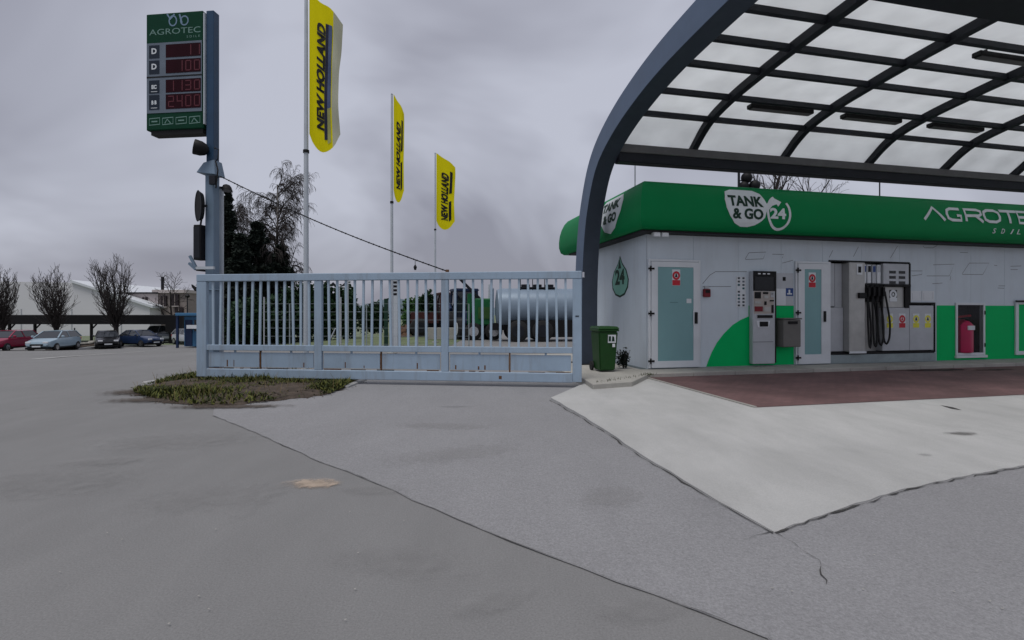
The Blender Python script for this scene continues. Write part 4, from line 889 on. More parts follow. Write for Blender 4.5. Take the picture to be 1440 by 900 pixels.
def flag(px, Y, pr, fw, ztop, zbot, lab, txt, turn, stripe, fold):
    x = (px-720)/720*Y; z0 = zf(x,Y); o = thing('flag_pole', 'white flag pole '+lab, 'flag pole', (x,Y,z0), 0, 'flag poles behind the gate')
    hp = ztop-.02-z0
    MB().tube([(0,0,0),(0,0,hp*.5),(0,0,hp)],[pr,pr*.85,pr*.6],14).build('pole','polelight',o,smooth=True); MB().tube([(0,0,hp),(0,0,hp+.02)],[pr*.7,pr*.4],10).build('finial','darksteel',o); MB().tube([(0,0,0),(0,0,.06)],.16,14).build('base','kerb',o)
    zc = zbot-z0-.15; MB().tube([(0,0,zc),(0,0,zc+.07)],pr*1.1,12).build('halyard_cleat','black',o)
    fo = thing('flag', 'yellow banner flag with dark vertical lettering '+lab, 'flag', (x,Y,zbot), turn, 'yellow banner flags')
    h = ztop-zbot; nu, nv = 12, 26
    def pos(a, b):              # a across 0..1, b up 0..1
        top = h*(1-.17*a); bot = h*(.085-.115*math.sin(math.pi*min(1,a*1.05))**.7*(1 if a < .98 else .5))
        z = bot+(top-bot)*b
        X = pr*1.1+fw*a*(1-.05*math.sin(b*5)); y = fold*(.07*math.sin(a*9+b*5)*a**.5+.16*math.sin(a*3.4+1+b*2.0)*a+.025*math.sin(b*19+a*7)*a)
        return Vector((X, y, z))
    V = [pos(i/nu,j/nv) for j in range(nv+1) for i in range(nu+1)]
    F = [(j*(nu+1)+i,j*(nu+1)+i+1,(j+1)*(nu+1)+i+1,(j+1)*(nu+1)+i) for j in range(nv) for i in range(nu)]
    lim = int(nu*.80) if fold > .9 else nu
    A = [f for k, f in enumerate(F) if (k % nu) < lim]; Bf = [f for k, f in enumerate(F) if (k % nu) >= lim]
    cl = MB().add(V, A).build('cloth','yellowflag',fo,smooth=True)
    if Bf: MB().add(V, Bf).build('cloth_edge','paleflag',fo,smooth=True)
    def proj(mb, off):
        mb.v = [tuple(pos(x_, z_)+Vector((0,-off,0))) for x_, y_, z_ in mb.v]; return mb
    t = text_mb(txt, 1.0, 0, 0, 0, offset=.06); L = max(v[0] for v in t.v); hh_ = max(v[2] for v in t.v)
    s0, s1, a0_, a1_ = (.14, .86, .24, .50) if stripe == 1 else (.12,.80,.26,.66)
    t.v = [(a1_-(v[2]/hh_)*(a1_-a0_), 0, s0+(v[0]/L)*(s1-s0)) for v in t.v]
    bm = bmesh.new(); me = bpy.data.meshes.new('x'); me.from_pydata(t.v,[],t.f); bm.from_mesh(me)
    for i in range(1,18): bmesh.ops.bisect_plane(bm,geom=bm.verts[:]+bm.edges[:]+bm.faces[:],plane_co=(0,0,s0+(s1-s0)*i/18),plane_no=(0,0,1))
    t2 = MB(); bm.verts.index_update(); t2.add([tuple(v.co) for v in bm.verts],[tuple(v.index for v in f.verts) for f in bm.faces]); bm.free()
    proj(t2,.02).build('lettering','black',fo)
    if stripe:
        for (sa, sb, za_, zb_, m_) in ((.70,.84,.10,.40,'black'),(.70,.84,.52,.86,'black')) if stripe == 2 else ((.50,.60,.08,.88,'navy'),(.60,.72,.30,.88,'steelblue'),(.60,.70,.05,.30,'navyline')):
            mb = MB(); n = 14
            P = []
            for i in range(n+1):
                b_ = za_+(zb_-za_)*i/n; P += [(sa,0,b_),((sa+sb)/2,0,b_),(sb,0,b_)]
            mb.add(P,[(3*i+k,3*i+k+1,3*i+4+k,3*i+3+k) for i in range(n) for k in (0,1)]); proj(mb,.014).build('stripe',m_,fo)
    return o
M['navy'] = mat('navy',(.012,.014,.04),.7); M['steelblue'] = mat('steel_blue',(.07,.10,.20),.7); M['navyline'] = mat('grey_olive',(.32,.33,.12),.7)
flag(430.5,12.2,.065,.72,9.05,5.36,'nearest the mast, in front and largest','NEW HOLLAND',R(12),1,1.0)
flag(551,17.3,.055,.34,8.80,5.25,'in the middle of the row of three','NEW HOLLAND',R(20),2,.5)
flag(612,24.0,.05,.86,8.90,5.42,'farthest back, smallest of the three','NEW HOLLAND',R(15),2,.7)

# ================================================================== GRASS ISLAND in front of the gate
isl = [gnd(*p) for p in ((188,553),(205,543),(240,534),(283,527),(330,524),(470,528),(508,532),(486,546),(462,556),(400,563),(340,570),(290,573),(240,567),(205,560))]
cen = sum(isl, Vector())/len(isl)
def inpoly(x, y, P):
    c = False; j = len(P)-1
    for i in range(len(P)):
        if (P[i].y > y) != (P[j].y > y) and x < (P[j].x-P[i].x)*(y-P[i].y)/(P[j].y-P[i].y)+P[i].x: c = not c
        j = i
    return c
mb = MB(); rings = 6; edge = jag(isl+[isl[0]], .09, .12)[:-1]; n = len(edge); V = []
for r in range(rings+1):
    f = 1-r/rings*.999
    for p in edge:
        q = cen.lerp(p, f); V.append((q.x,q.y,.009 if r == 0 else .02+.07*(1-f**3)+random.uniform(-.012,.012)))
mb.add(V,[(r*n+i,r*n+(i+1)%n,(r+1)*n+(i+1)%n,(r+1)*n+i) for r in range(rings) for i in range(n)])
soil = tag(mb.build('earth_mound','soil',smooth=True),kind='structure')
def blades(name, m, N, hmin, hmax, reject):
    mb = MB(); x0 = min(p.x for p in isl); x1 = max(p.x for p in isl); y0 = min(p.y for p in isl); y1 = max(p.y for p in isl); k = 0; tries = 0
    while k < N and tries < N*20:
        tries += 1; x = random.uniform(x0,x1); y = random.uniform(y0,y1)
        if not inpoly(x,y,isl): continue
        fy = (gnd(0,562-abs(random.gauss(0,5)))[1])
        if y < fy and random.random() < .85: continue
        d = (Vector((x,y,0))-cen); clump = math.sin(x*2.3+1)+math.sin(y*3.1+x)+math.sin(x*6.1-y*4.3)*.6
        if clump < reject+random.uniform(-.8,.8): continue
        k += 1; a = random.uniform(0,6.28); h = random.uniform(hmin,hmax)*(1+.35*clump)*random.choice((.6,.8,1,1,1.35)); l = random.uniform(.02,.09); b_ = random.uniform(.007,.018)
        z = .03; dx_, dy_ = math.cos(a), math.sin(a)
        mb.add([(x-dy_*b_,y+dx_*b_,z),(x+dy_*b_,y-dx_*b_,z),(x+dx_*l*.5+dy_*b_*.8,y+dy_*l*.5-dx_*b_*.8,z+h*.6),(x+dx_*l*.5-dy_*b_*.8,y+dy_*l*.5+dx_*b_*.8,z+h*.6),(x+dx_*l*1.6,y+dy_*l*1.6,z+h)],[(0,1,2,3),(3,2,4)])
    return mb.build(name,m)
tag(blades('grass','grass',15000,.025,.085,-.9),'yellow green grass and weeds on the earth island under the gate','grass',kind='stuff')
tag(blades('ground_cover','grassdark',6500,.03,.10,-1.2),'dark low ground cover among the grass on the earth island','ground cover',kind='stuff')
mb = MB()
for _ in range(260):
    while True:
        x = random.uniform(min(p.x for p in isl), max(p.x for p in isl)); y = random.uniform(min(p.y for p in isl), max(p.y for p in isl))
        if inpoly(x, y, isl): break
    h = random.uniform(.08,.26); a = random.uniform(0,6.28); l = random.uniform(.02,.12)
    mb.tube([(x,y,.03),(x+l*.4*math.cos(a),y+l*.4*math.sin(a),h*.6),(x+l*math.cos(a),y+l*math.sin(a),h)],[.004,.003,.002],3,cap=False)
tag(mb.build('dry_stems',mat('straw',(.20,.15,.07),.9,var=.4)),'thin dry straw stems standing among the weeds of the island','stems',kind='stuff')
mb = MB()
for _ in range(1500):
    t = random.choice(edge); k = abs(random.gauss(0,1)); p = cen.lerp(t, 1-.12+k*.075)+Vector((random.gauss(0,.08),random.gauss(0,.05),0)); r = random.uniform(.005,.022); a = random.uniform(0,6.28)
    z = .012
    mb.add([(p.x+r*math.cos(a),p.y+r*math.sin(a),z),(p.x+r*math.cos(a+2.1),p.y+r*math.sin(a+2.1),z),(p.x+r*math.cos(a+4.2),p.y+r*math.sin(a+4.2),z),(p.x,p.y,z+r*.7)],[(0,1,3),(1,2,3),(2,0,3)])
tag(mb.build('gravel_litter','soil'),'brown crumbs of soil and leaf litter strewn around the earth island','gravel',kind='stuff')
softblot(230,563,1.1,.35,'soilsoft',.1); softblot(320,573,1.1,.22,'soilsoft',.05); softblot(200,552,.8,.5,'soilsoft')
# flat kerb pieces of the island
def stone(lab, a, b, wd, h, m='kerb'):
    p, q = gnd(*a), gnd(*b); d = (q-p); o = thing('kerb_stone',lab,'kerb stone',p,math.atan2(d.y,d.x)); MB().box(0,d.length,-wd/2,wd/2,-.03,h).build('stone',m,o,bevel=.015); return o
stone('pale kerb stone at the left tip of the grass island',(203,539),(244,532),.12,.03,'concrete')
stone('pale broken kerb stone right of the grass island, nearer the gate',(486,546),(513,535),.10,.05,'concrete')
stone('short pale kerb fragment at the right edge of the grass island',(468,547),(487,539),.09,.04,'concrete')
stone('thin white stick lying on the front soil of the island',(245,557),(258,557),.03,.035,'concrete')
# ================================================================== GREEN BIN and weed beside it
bp_ = gnd(854,523,.149); bn = thing('wheelie_bin','dark green wheeled bin with white sticker at the building corner','bin',(bp_.x,bp_.y,.149),R(10))
bn.scale = (.84,1,1)
def frust(mb, x0,x1,y0,y1,z0,X0,X1,Y0,Y1,z1):
    return mb.add([(x0,y0,z0),(x1,y0,z0),(x1,y1,z0),(x0,y1,z0),(X0,Y0,z1),(X1,Y0,z1),(X1,Y1,z1),(X0,Y1,z1)],[(0,3,2,1),(4,5,6,7),(0,1,5,4),(1,2,6,5),(2,3,7,6),(3,0,4,7)])
frust(MB(),-.20,.20,-.02,.42,.03,-.255,.255,-.08,.46,.86).build('body','bin',bn,bevel=.025,segs=2)
MB().box(-.275,.275,-.10,.48,.862,.90).build('rim','bin',bn,bevel=.01); frust(MB(),-.28,.28,-.115,.50,.902,-.25,.25,-.08,.48,.965).build('lid','bin',bn,bevel=.015,segs=2)
MB().tube([(-.2,.50,.93),(.2,.50,.93)],.02,8).build('handle','bin',bn)
for sx in (-.25,.25): wv = MB().tube([(sx-.025,.40,.10),(sx+.025,.40,.10)],.10,16).build('wheel','rubber',bn)
MB().box(-.28,.28,.39,.41,.09,.11).build('axle','darksteel',bn)
st_ = MB().add([(-.02,-.0755,.62),(.19,-.0755,.62),(.19,-.0865,.79),(-.02,-.0865,.79)],[(0,1,2,3)]).build('sticker','white',bn)
st_.location.y = -.004
MB().add([(.0,-.082,.65),(.06,-.082,.65),(.06,-.090,.76),(.0,-.090,.76),(.08,-.082,.65),(.16,-.082,.65),(.14,-.09,.75),(.09,-.09,.76)],[(0,1,2,3),(4,5,6,7)]).build('mark','letterdark',bn); MB().box(.1,.17,-.079,-.074,.53,.60).build('small_sticker','white',bn)

def leaf_cloud(mb, c, r, N, size, flat=1.0, shell=.55, shape=None):
    for _ in range(N):
        while True:
            d = Vector((random.uniform(-1,1),random.uniform(-1,1),random.uniform(-1,1)))
            if .01 < d.length <= 1: break
        rad = shell+(1-shell)*random.random(); d = d.normalized()*rad
        lump = 1+.16*math.sin(d.x*7+c[0])+.14*math.sin(d.y*6+d.z*8+c[1])
        p = Vector((c[0]+d.x*r[0]*lump,c[1]+d.y*r[1]*lump,c[2]+d.z*r[2]*lump))
        if shape: p = shape(p)
        s = size*random.uniform(.5,1.3); a = Vector((random.gauss(0,1),random.gauss(0,1),random.gauss(0,.6))).normalized(); b = a.cross(Vector((random.gauss(0,1),random.gauss(0,1),random.gauss(0,1)))).normalized()
        mb.add([p-a*s,p+b*s*.55,p+a*s,p-b*s*.55],[(0,1,2,3)])
    return mb
sp_ = gnd(880,520,.149); sh_ = thing('weed_shrub','small dark dry shrub growing between the green bin and the wide door','shrub',(sp_.x,sp_.y+.25,.149))
leaf_cloud(MB(),(0,0,.22),(.16,.14,.22),420,.035,shell=.2).build('foliage','needle',sh_)
mb = MB()
for i in range(14): a = random.uniform(0,6.28); mb.tube([(0,0,0),(.08*math.cos(a),.07*math.sin(a),.2),(.16*math.cos(a),.13*math.sin(a),.42)],[.006,.004,.002],4)
mb.build('stem','twig',sh_)
mb = MB()
for _ in range(240):
    t = random.random(); b_ = Vector((1.55,9.2,0)).lerp(W(-.33,-.80),t)+Vector((random.gauss(0,.05),random.gauss(0,.03),.135)); a = random.uniform(0,6.28); h = random.uniform(.02,.07)
    if toloc(b_).x < -.45 and t < .8 and random.random() < .75: continue
    mb.add([b_,b_+Vector((.012,0,0)),b_+Vector((math.cos(a)*.03,math.sin(a)*.03,h))],[(0,1,2)])
tag(mb.build('weeds','grassdark'),'sparse weeds in the joint at the slab edge by the wide door','weeds',kind='stuff')

# ================================================================== TREES
def branch(mb, p, d, L, r, depth, spec, rnd):
    segs = spec['segs']; pts_ = [p.copy()]; rs = [r]; q = p.copy(); dd = d.normalized()
    for i in range(segs):
        dd = (dd + Vector((rnd.gauss(0,1),rnd.gauss(0,1),rnd.gauss(0,1)))*spec['wig'] + Vector((0,0,spec['up'][min(depth,len(spec['up'])-1)]))/segs).normalized()
        q = q+dd*L/segs; pts_.append(q.copy()); rs.append(max(spec['rmin'],r*(1-(i+1)/segs*.75)))
    mb.tube(pts_, rs, 5 if depth < 1 else 3, cap=False)
    if depth >= spec['depth']: return
    n = spec['n'][depth]
    for i in range(n):
        f = spec['start'][depth]+(1-spec['start'][depth])*(i+rnd.random())/n; k = min(segs-1,int(f*segs)); b = pts_[k].lerp(pts_[k+1],f*segs-k)
        base = (pts_[k+1]-pts_[k]).normalized(); a = rnd.uniform(0,6.28); e = base.orthogonal().normalized(); e = Matrix.Rotation(a,3,base)@e
        ang = spec['ang'][depth]*rnd.uniform(.7,1.3); nd = base*math.cos(ang)+e*math.sin(ang)
        branch(spec.get('mbs',[mb]*5)[min(depth+1,4)], b, nd, L*spec['len'][depth]*rnd.uniform(.65,1.2)*(1-.35*f if spec.get('taper') else 1), max(spec['rmin'],rs[k]*.6), depth+1, spec, rnd)
def bare_tree(name, lab, loc, height, seed, kind, group=None, trunkmat='bark'):
    rnd = random.Random(seed); o = thing(name, lab, 'tree', loc, 0, group); A, B = MB(), MB()
    if kind == 'pollard':
        hs = height
        A.tube([(0,0,-.1),(.02,0,hs*.12),(0,0,hs*.25)],[hs*.035,hs*.028,hs*.026],7)
        spec = dict(segs=5,wig=.10,up=[1.1,.7,.5],depth=2,n=[15,7],start=[.06,.1],ang=[.55,.5],len=[.34,.5],rmin=.011,mbs=[A,A,B,B,B],taper=True)
        for i in range(15):
            a = i/15*6.28*2+rnd.uniform(-.3,.3); tilt = rnd.uniform(.10,.36) if i > 2 else .04
            branch(A, Vector((0,0,hs*(.14+.10*rnd.random()))), Vector((math.cos(a)*tilt,math.sin(a)*tilt,.6)), hs*(.80-.35*tilt)*rnd.uniform(.9,1.05), hs*.0095, 0, spec, rnd)
    elif kind == 'birch':
        spec = dict(segs=6,wig=.09,up=[.6,-.1,-1.3,-2.2],depth=3,n=[42,15,10],start=[.16,.12,.1],ang=[.75,.7,.6],len=[.29,.5,.75],rmin=.008,mbs=[A,B,B,B,B],taper=True)
        branch(A, Vector((0,0,-.2)), Vector((.02,0,1)), height, height*.016, 0, spec, rnd)
    else:
        spec = dict(segs=5,wig=.12,up=[.5,.4,.3,.2],depth=3,n=[10,7,5],start=[.3,.2,.2],ang=[.7,.7,.6],len=[.5,.5,.5],rmin=.012,mbs=[A,A,B,B,B],taper=True)
        branch(A, Vector((0,0,-.2)), Vector((.02,0,1)), height*.85, height*.022, 0, spec, rnd)
    A.build('trunk', trunkmat, o); B.build('crown', 'twig', o); return o
def place(px, Y): return ((px-720)/720*Y, Y, zf((px-720)/720*Y, Y))
bare_tree('bare_tree','bare upswept tree cut by the left edge of the photo',place(4,46),6.4,11,'pollard','bare trees along the car park')
bare_tree('bare_tree','bare upswept tree behind the pale blue car',place(79,46),6.3,12,'pollard','bare trees along the car park')
bare_tree('bare_tree','tallest bare upswept tree, left of the pale house',place(163,47),7.3,13,'pollard','bare trees along the car park')
bare_tree('bare_tree','thin bare tree in front of the pale house upper storey',place(238,52),6.9,14,'other','bare trees along the car park')
bare_tree('birch_tree','tall bare weeping birch behind the gate left of the nearest flag',place(376,33),11.0,21,'birch',trunkmat='birch')
bare_tree('birch_tree','smaller bare birch close to the mast behind the gate',place(342,36),9.6,22,'birch',trunkmat='birch')
bare_tree('bare_tree','bare tree rising behind the shop roof near the round lamps',place(1036,40),15.2,23,'other')
bare_tree('bare_tree','low bare tree behind the roof right of the round lamps',place(1085,44),14.3,24,'other')
def conifer(lab, px, Y, top_py, w, seed, N=5200):
    rnd = random.Random(seed); x, y, z = place(px,Y); h = at(0,top_py,Y).z-z; o = thing('conifer',lab,'tree',(x,y,z),0,'dark conifers behind the gate')
    MB().tube([(0,0,0),(0,0,h*.6),(0,0,h*.96)],[h*.02,h*.012,.01],6).build('trunk','bark',o); mb = MB()
    tiers = int(h/.42)
    for t in range(tiers):
        zt_ = .25+(h-.3)*t/tiers; R_ = w*(1-zt_/h)**.8*rnd.uniform(.8,1.1); nb_ = 13
        for b in range(nb_):
            a = rnd.uniform(0,6.28); L = R_*rnd.uniform(.6,1.12); droop = rnd.uniform(.1,.35)
            for k in range(N//(tiers*nb_)):
                f = rnd.random()**.6; s = rnd.uniform(.12,.26); p = Vector((math.cos(a)*L*f,math.sin(a)*L*f,zt_-droop*L*f*f+rnd.uniform(-.1,.1)))
                e = Vector((rnd.gauss(0,1),rnd.gauss(0,1),rnd.gauss(-.5,.5))).normalized(); g = e.orthogonal().normalized()
                mb.add([p-e*s,p+g*s*.45,p+e*s,p-g*s*.45],[(0,1,2,3)])
    mb.build('crown','needle',o); return o
conifer('slim black conifer directly behind the white post',320,30,258,1.5,31,8000)
conifer('broad dark conifer under the weeping birch, left one',362,31,306,2.7,32,12000)
conifer('dark conifer under the weeping birch, right one by the nearest flag',396,32,338,1.7,33,9000)
conifer('dark conifer behind the gate bars left of the birch',338,29,322,1.9,34,9000)
def shrub(lab, px, Y, top_py, wpx, m, seed, name='shrub', N=3200, group='shrubs behind the gate'):
    random.seed(seed); x, y, z = place(px,Y); h = at(0,top_py,Y).z-z; w_ = wpx/720*Y/2; o = thing(name,lab,'shrub',(x,y,z),0,group)
    mb = MB(); leaf_cloud(mb,(0,0,h*.5),(w_,w_*.7,h*.52),N,.13,shell=.45)
    for k in range(4): leaf_cloud(mb,(random.uniform(-.5,.5)*w_,random.uniform(-.4,.1)*w_,h*random.uniform(.45,.8)),(w_*.45,w_*.4,h*.24),N//8,.12,shell=.3)
    mb.build('foliage',m,o); MB().tube([(0,0,0),(0,0,h*.5)],[.08,.04],6).build('stem','bark',o); return o
shrub('dark green hedge bush behind the gate, second bar field, leftmost',452,27,400,46,'leafdark',41)
shrub('tall dark rounded bush behind the middle of the gate',484,28,405,44,'leafdark',42)
shrub('low green hedge in the gap of the middle gate field',525,40,427,46,'leafdark',43)
shrub('mid green round bush right of the white totem',583,38,420,36,'leaf',44)
shrub('dark pointed bush next to the red machine',601,34,413,26,'leafdark',45)
shrub('low dark green bush behind the first gate field, right of birch',428,26,395,34,'leafdark',46)
shrub('dark green bush low behind the gate at the far left',350,24,418,60,'leafdark',47)
shrub('dark green bush low behind the gate under the birch',395,25,412,58,'leafdark',48)
random.seed(99)
# ================================================================== BACKGROUND behind the gate
sheet('grass_verge',-13,-2.6,[22,27,32,37],'verge',.008)
hl = MB(); n = 40; V = []
for i in range(n+1):
    x = -900+1500*i/n; h = 9+7*math.sin(i*.7)+5*math.sin(i*1.9+1); V += [(x,620,-3),(x,640,max(3,h)),(x,760,-3)]
hl.add(V,[(3*i+k,3*i+3+k,3*i+4+k,3*i+1+k) for i in range(n) for k in (0,1)]); tag(hl.build('hills','hill',smooth=True),kind='structure')
fc = thing('wire_fence','thin pale wire fence with slim posts behind the gate','fence',(-9.2,19,zf(-9.2,19)))
for i in range(9):
    x = i*.95; MB().tube([(x,0,0),(x,0,1.75 if i % 3 else 2.0)],.022,6).build('post','cabinet' if i % 3 == 0 else 'plinth',fc)
for j in range(6): MB().tube([(0,-.03,.25+.3*j),(7.6,-.03,.25+.3*j)],.004,4).build('wire','plinth',fc)
MB().bar((2.4,-.03,.3),(2.75,-.3,.85),.03,.03).build('brace','polelight',fc)
tp = place(556,20); tt = thing('white_totem','slim white totem board with dark bars beside the middle flag pole','sign',tp,R(-4))
MB().box(-.15,.11,-.06,.06,0,at(0,391,20).z-tp[2]).build('board','polelight',tt,bevel=.01); MB().box(.112,.17,-.05,.05,at(0,414,20).z-tp[2],at(0,393,20).z-tp[2]).build('side_trim','black',tt)
for j in range(4): zq = at(0,397+5.5*j,20).z-tp[2]; MB().box(-.11,.08,-.065,-.0605,zq-.05,zq+.035).build('dark_bar','black',tt)
gp = place(543,21); gp_ = thing('dark_post','dark green gate post with box beside the white totem','post',gp); MB().box(-.07,.07,-.07,.07,0,at(0,420,21).z-gp[2]).build('shaft','letterdark',gp_); MB().bar((0,0,at(0,421,21).z-gp[2]),(.45,.1,at(0,417,21).z-gp[2]),.06,.06).build('arm','letterdark',gp_)
for (px, tpy, lab) in ((477,404,'pale street lamp pole with twin heads behind the middle gate field'),(489,388,'slim white pole behind the middle gate field')):
    q = place(px,24); o = thing('lamp_pole',lab,'pole',q); hh_ = at(0,tpy,24).z-q[2]; MB().tube([(0,0,0),(0,0,hh_)],[.05,.035],8).build('shaft','polelight',o)
    if px == 477:
        for s in (-1,1): MB().tube([(0,0,hh_),(s*.25,0,hh_+.15)],.02,5).tube([(s*.15,0,hh_+.08),(s*.3,0,hh_+.16),(s*.38,0,hh_+.12)],[.03,.09,.03],8).build('lamp_head','darksteel',o)
    else: MB().box(-.1,.1,-.05,.05,hh_-.1,hh_+.1).build('lamp_head','darksteel',o)
sp2 = place(567,30); pile = thing('earth_pile','heap of brown bricks and soil behind the gate by the totem','pile',(sp2[0],sp2[1],sp2[2]))
mb = MB()
for i in range(70): 
    a = random.uniform(0,6.28); r = random.random()**.6*.55; z = (1-r/.62)*.9*random.random(); s = random.uniform(.07,.15); mb.box(r*math.cos(a)-s,r*math.cos(a)+s,r*math.sin(a)-s*.6,r*math.sin(a)+s*.6,z,z+s)
mb.build('rubble','brown',pile)
def wheel(par, x, y, z, r, wd, rimm='chrome'):
    t = MB().tube([(x,y-wd/2,z),(x,y-wd*.4,z),(x,y+wd*.4,z),(x,y+wd/2,z)],[r*.88,r,r,r*.88],20).build('tyre','rubber',par,smooth=True)
    MB().tube([(x,y-wd/2-.012,z),(x,y+wd/2+.012,z)],r*.58,14).build('rim',rimm,t)
def tractor(lab, px, Y, rz, bodym, s=1.0, rimm='yellow'):
    o = thing('tractor',lab,'tractor',place(px,Y),rz,'farm machines behind the gate'); o.scale = (s,s,s)
    frust(MB(),.25,2.0,-.32,.32,.75,.3,1.9,-.3,.3,1.45).build('hood',bodym,o,bevel=.05,segs=2); MB().box(1.95,2.08,-.28,.28,.75,1.35).build('grille','black',o,bevel=.02)
    frust(MB(),-1.0,.25,-.62,.62,.95,-.9,.15,-.55,.55,2.45).build('cab_glass','carglass',o); 
    for sx in (-1.0,.25):
        for sy in (-.62,.62): MB().bar((sx,sy,.95),(sx*.88,sy*.9,2.47),.09,.09).build('cab_pillar',bodym,o)
    MB().box(-1.05,.3,-.66,.66,2.46,2.62).build('cab_roof',bodym,o,bevel=.05,segs=2); MB().box(-1.2,1.9,-.25,.25,.45,.78).build('chassis','black',o)
    MB().tube([(.9,.3,1.4),(.9,.3,2.3)],.05,8).build('exhaust','black',o)
    for sy in (-.78,.78):
        wheel(o,-.75,sy,.82,.82,.45,rimm); wheel(o,1.5,sy*.9,.55,.55,.35,rimm); MB().tube([(-1.4,sy,1.5),(-.75,sy,1.78),(-.1,sy,1.5)],[.1,.14,.1],8).build('fender',bodym,o)
    return o
M['machred'] = mat('machine_red',(.06,.018,.016),.6); M['machgreen'] = mat('machine_green',(.008,.11,.035),.5); M['machblue'] = mat('machine_blue',(.015,.03,.08),.45)
tractor('dark red tractor behind the gate, left of the post with the cable',622,31,R(200),'machred',1.0,'darksteel')
tractor('dark blue tractor between the red tractor and the green machine',655,28.5,R(-70),'machblue',1.05,'white')
gm_ = thing('harvester','bright green farm machine with vertical tank left of the tanker truck','farm machine',place(680,27),R(10),'farm machines behind the gate')
frust(MB(),-.55,.5,-.6,.6,.75,-.5,.45,-.55,.55,2.15).build('body','machgreen',gm_,bevel=.06); MB().tube([(-.75,-.35,.7),(-.75,-.35,2.4)],.14,12).build('auger_tube','machgreen',gm_); MB().box(-.9,.7,-.5,.5,.4,.74).build('chassis','black',gm_)
MB().box(-.35,.3,-.62,-.605,1.1,1.7).build('side_hatch','leaf',gm_); MB().bar((-.2,0,2.15),(-1.4,-.2,3.3),.12,.12).build('boom','darksteel',gm_); MB().tube([(.3,0,2.15),(.3,0,2.9)],.05,8).build('exhaust','polelight',gm_)
for sx in (-.6,.45):
    for sy in (-.6,.6): wheel(gm_,sx,sy,.45,.45,.3)
gb_ = thing('concrete_block','low pale concrete block wall under the red tractor','wall',place(622,27)); 
for i in range(3): MB().box(-.85+.58*i,-.29+.58*i,-.2,.2,0,.62).build('block','kerb',gb_,bevel=.02)
# tanker truck
tk = thing('tanker_truck','silver grey tanker truck with black underside behind the right gate field','truck',place(697,25.5),R(6))
zc = 1.66; rt = .96
mb = MB().tube([(0,0,zc),(.06,0,zc),(.3,0,zc),(7.7,0,zc),(7.95,0,zc),(8.0,0,zc)],[.5,.9,rt,rt,.9,.5],28); mb.build('tank',mat('tank_silver',(.21,.27,.34),.45,.1,var=.08),tk,smooth=True)
MB().box(-.3,8.0,-.45,.45,.55,.9).build('chassis','black',tk)
for sy in (-1.0,.9): MB().box(.6,7.6,sy,sy+.1,.22,1.05).build('side_skirt','black',tk)
for x in (1.0,2.2,5.6,6.8):
    for sy in (-.95,.95): wheel(tk,x,sy,.52,.52,.32,'darksteel')
MB().box(1.2,3.0,-.35,.35,zc+rt,zc+rt+.06).build('walkway','darksteel',tk)
for x in (1.5,2.1,2.7): MB().tube([(x,0,zc+rt+.06),(x,0,zc+rt+.2)],.22,14).build('hatch','darksteel',tk)
rl = MB()
for x in (1.2,1.8,2.4,3.0): rl.tube([(x,-.4,zc+rt-.1),(x,-.4,zc+rt+.6)],.02,5)
rl.tube([(1.2,-.4,zc+rt+.6),(3.0,-.4,zc+rt+.6)],.02,5).build('railing','darksteel',tk)
ld = MB()
for sy in (-.2,.2): ld.bar((-.12,sy,.6),(-.12,sy,2.6),.04,.04)
for i in range(7): ld.bar((-.12,-.2,.8+.3*i),(-.12,.2,.8+.3*i),.03,.03)
ld.build('ladder','polegrey',tk); MB().box(8.15,10.2,-1.1,1.1,.6,2.7).build('cab','machblue',tk,bevel=.12,segs=2)
for sy in (-.98,.98): wheel(tk,9.2,sy,.52,.52,.32,'darksteel')
# lamps and mast behind the shop roof
lp = place(1039,24); lo = thing('round_lamp_post','dark post with cluster of black globe lamps above the green fascia','lamp post',(lp[0],lp[1],-1.0))
def rz_(py): return at(0,py,24).z+1.0
MB().tube([(0,0,0),(0,0,rz_(236))],.06,8).build('shaft','darksteel',lo)
for px, py, r in ((1050,250,.26),(1061,261,.26),(1046,262,.24)):
    x = (px-1039)/720*24; z = rz_(py); MB().tube([(x,0,z+r*math.cos(R(a))) for a in range(0,181,20)],[max(.01,r*math.sin(R(a))) for a in range(0,181,20)],14).build('globe','black',lo,smooth=True); MB().tube([(0,0,z-.15),(x,0,z-.1)],.03,6).build('arm','darksteel',lo)
for (px, py0, lab) in ((1237,252,'thin dark rod standing behind the roof left of the large letters'),(893,231,'thin pale rod at the left end of the shop roof')):
    u_, z_ = fr(px, py0, 1.2); r_ = thing('antenna_rod',lab,'antenna',W(u_,1.2,4.27),TH); MB().tube([(0,0,0),(0,0,max(.5,z_-4.27+.3))],.018,6).build('rod','darksteel' if px > 1000 else 'polelight',r_); MB().box(-.06,.06,-.06,.06,0,.03).build('foot','darksteel',r_)
# ================================================================== LEFT BACKGROUND
hb = place(30,66); hall = thing('white_hall','large white hall with low pitched roof behind the car park','hall',(hb[0],hb[1],-1.6),R(6))
x0, x1 = -28, 15.5; ze = at(0,432,66).z+1.6; zr = at(0,397,66).z+1.6
MB().prism([(x0,0),(x1,0),(15.5,ze),(6,zr),(-3,zr+.1),(x0,ze)],0,26).build('wall','hall',hall)
MB().add([(6,-.3,zr+.05),(x1+.5,-.3,ze-.1),(x1+.5,26.3,ze-.1),(6,26.3,zr+.05),(6,-.3,zr+.35),(x1+.5,-.3,ze+.2),(x1+.5,26.3,ze+.2),(6,26.3,zr+.35)],[(0,1,5,4),(1,2,6,5),(2,3,7,6),(3,0,4,7),(4,5,6,7),(3,2,1,0)]).build('roof','white',hall)
for x in range(-24,14,6): MB().box(x-.05,x+.05,-.06,-.003,0,ze-.2).build('cladding_joint','cabinet',hall)
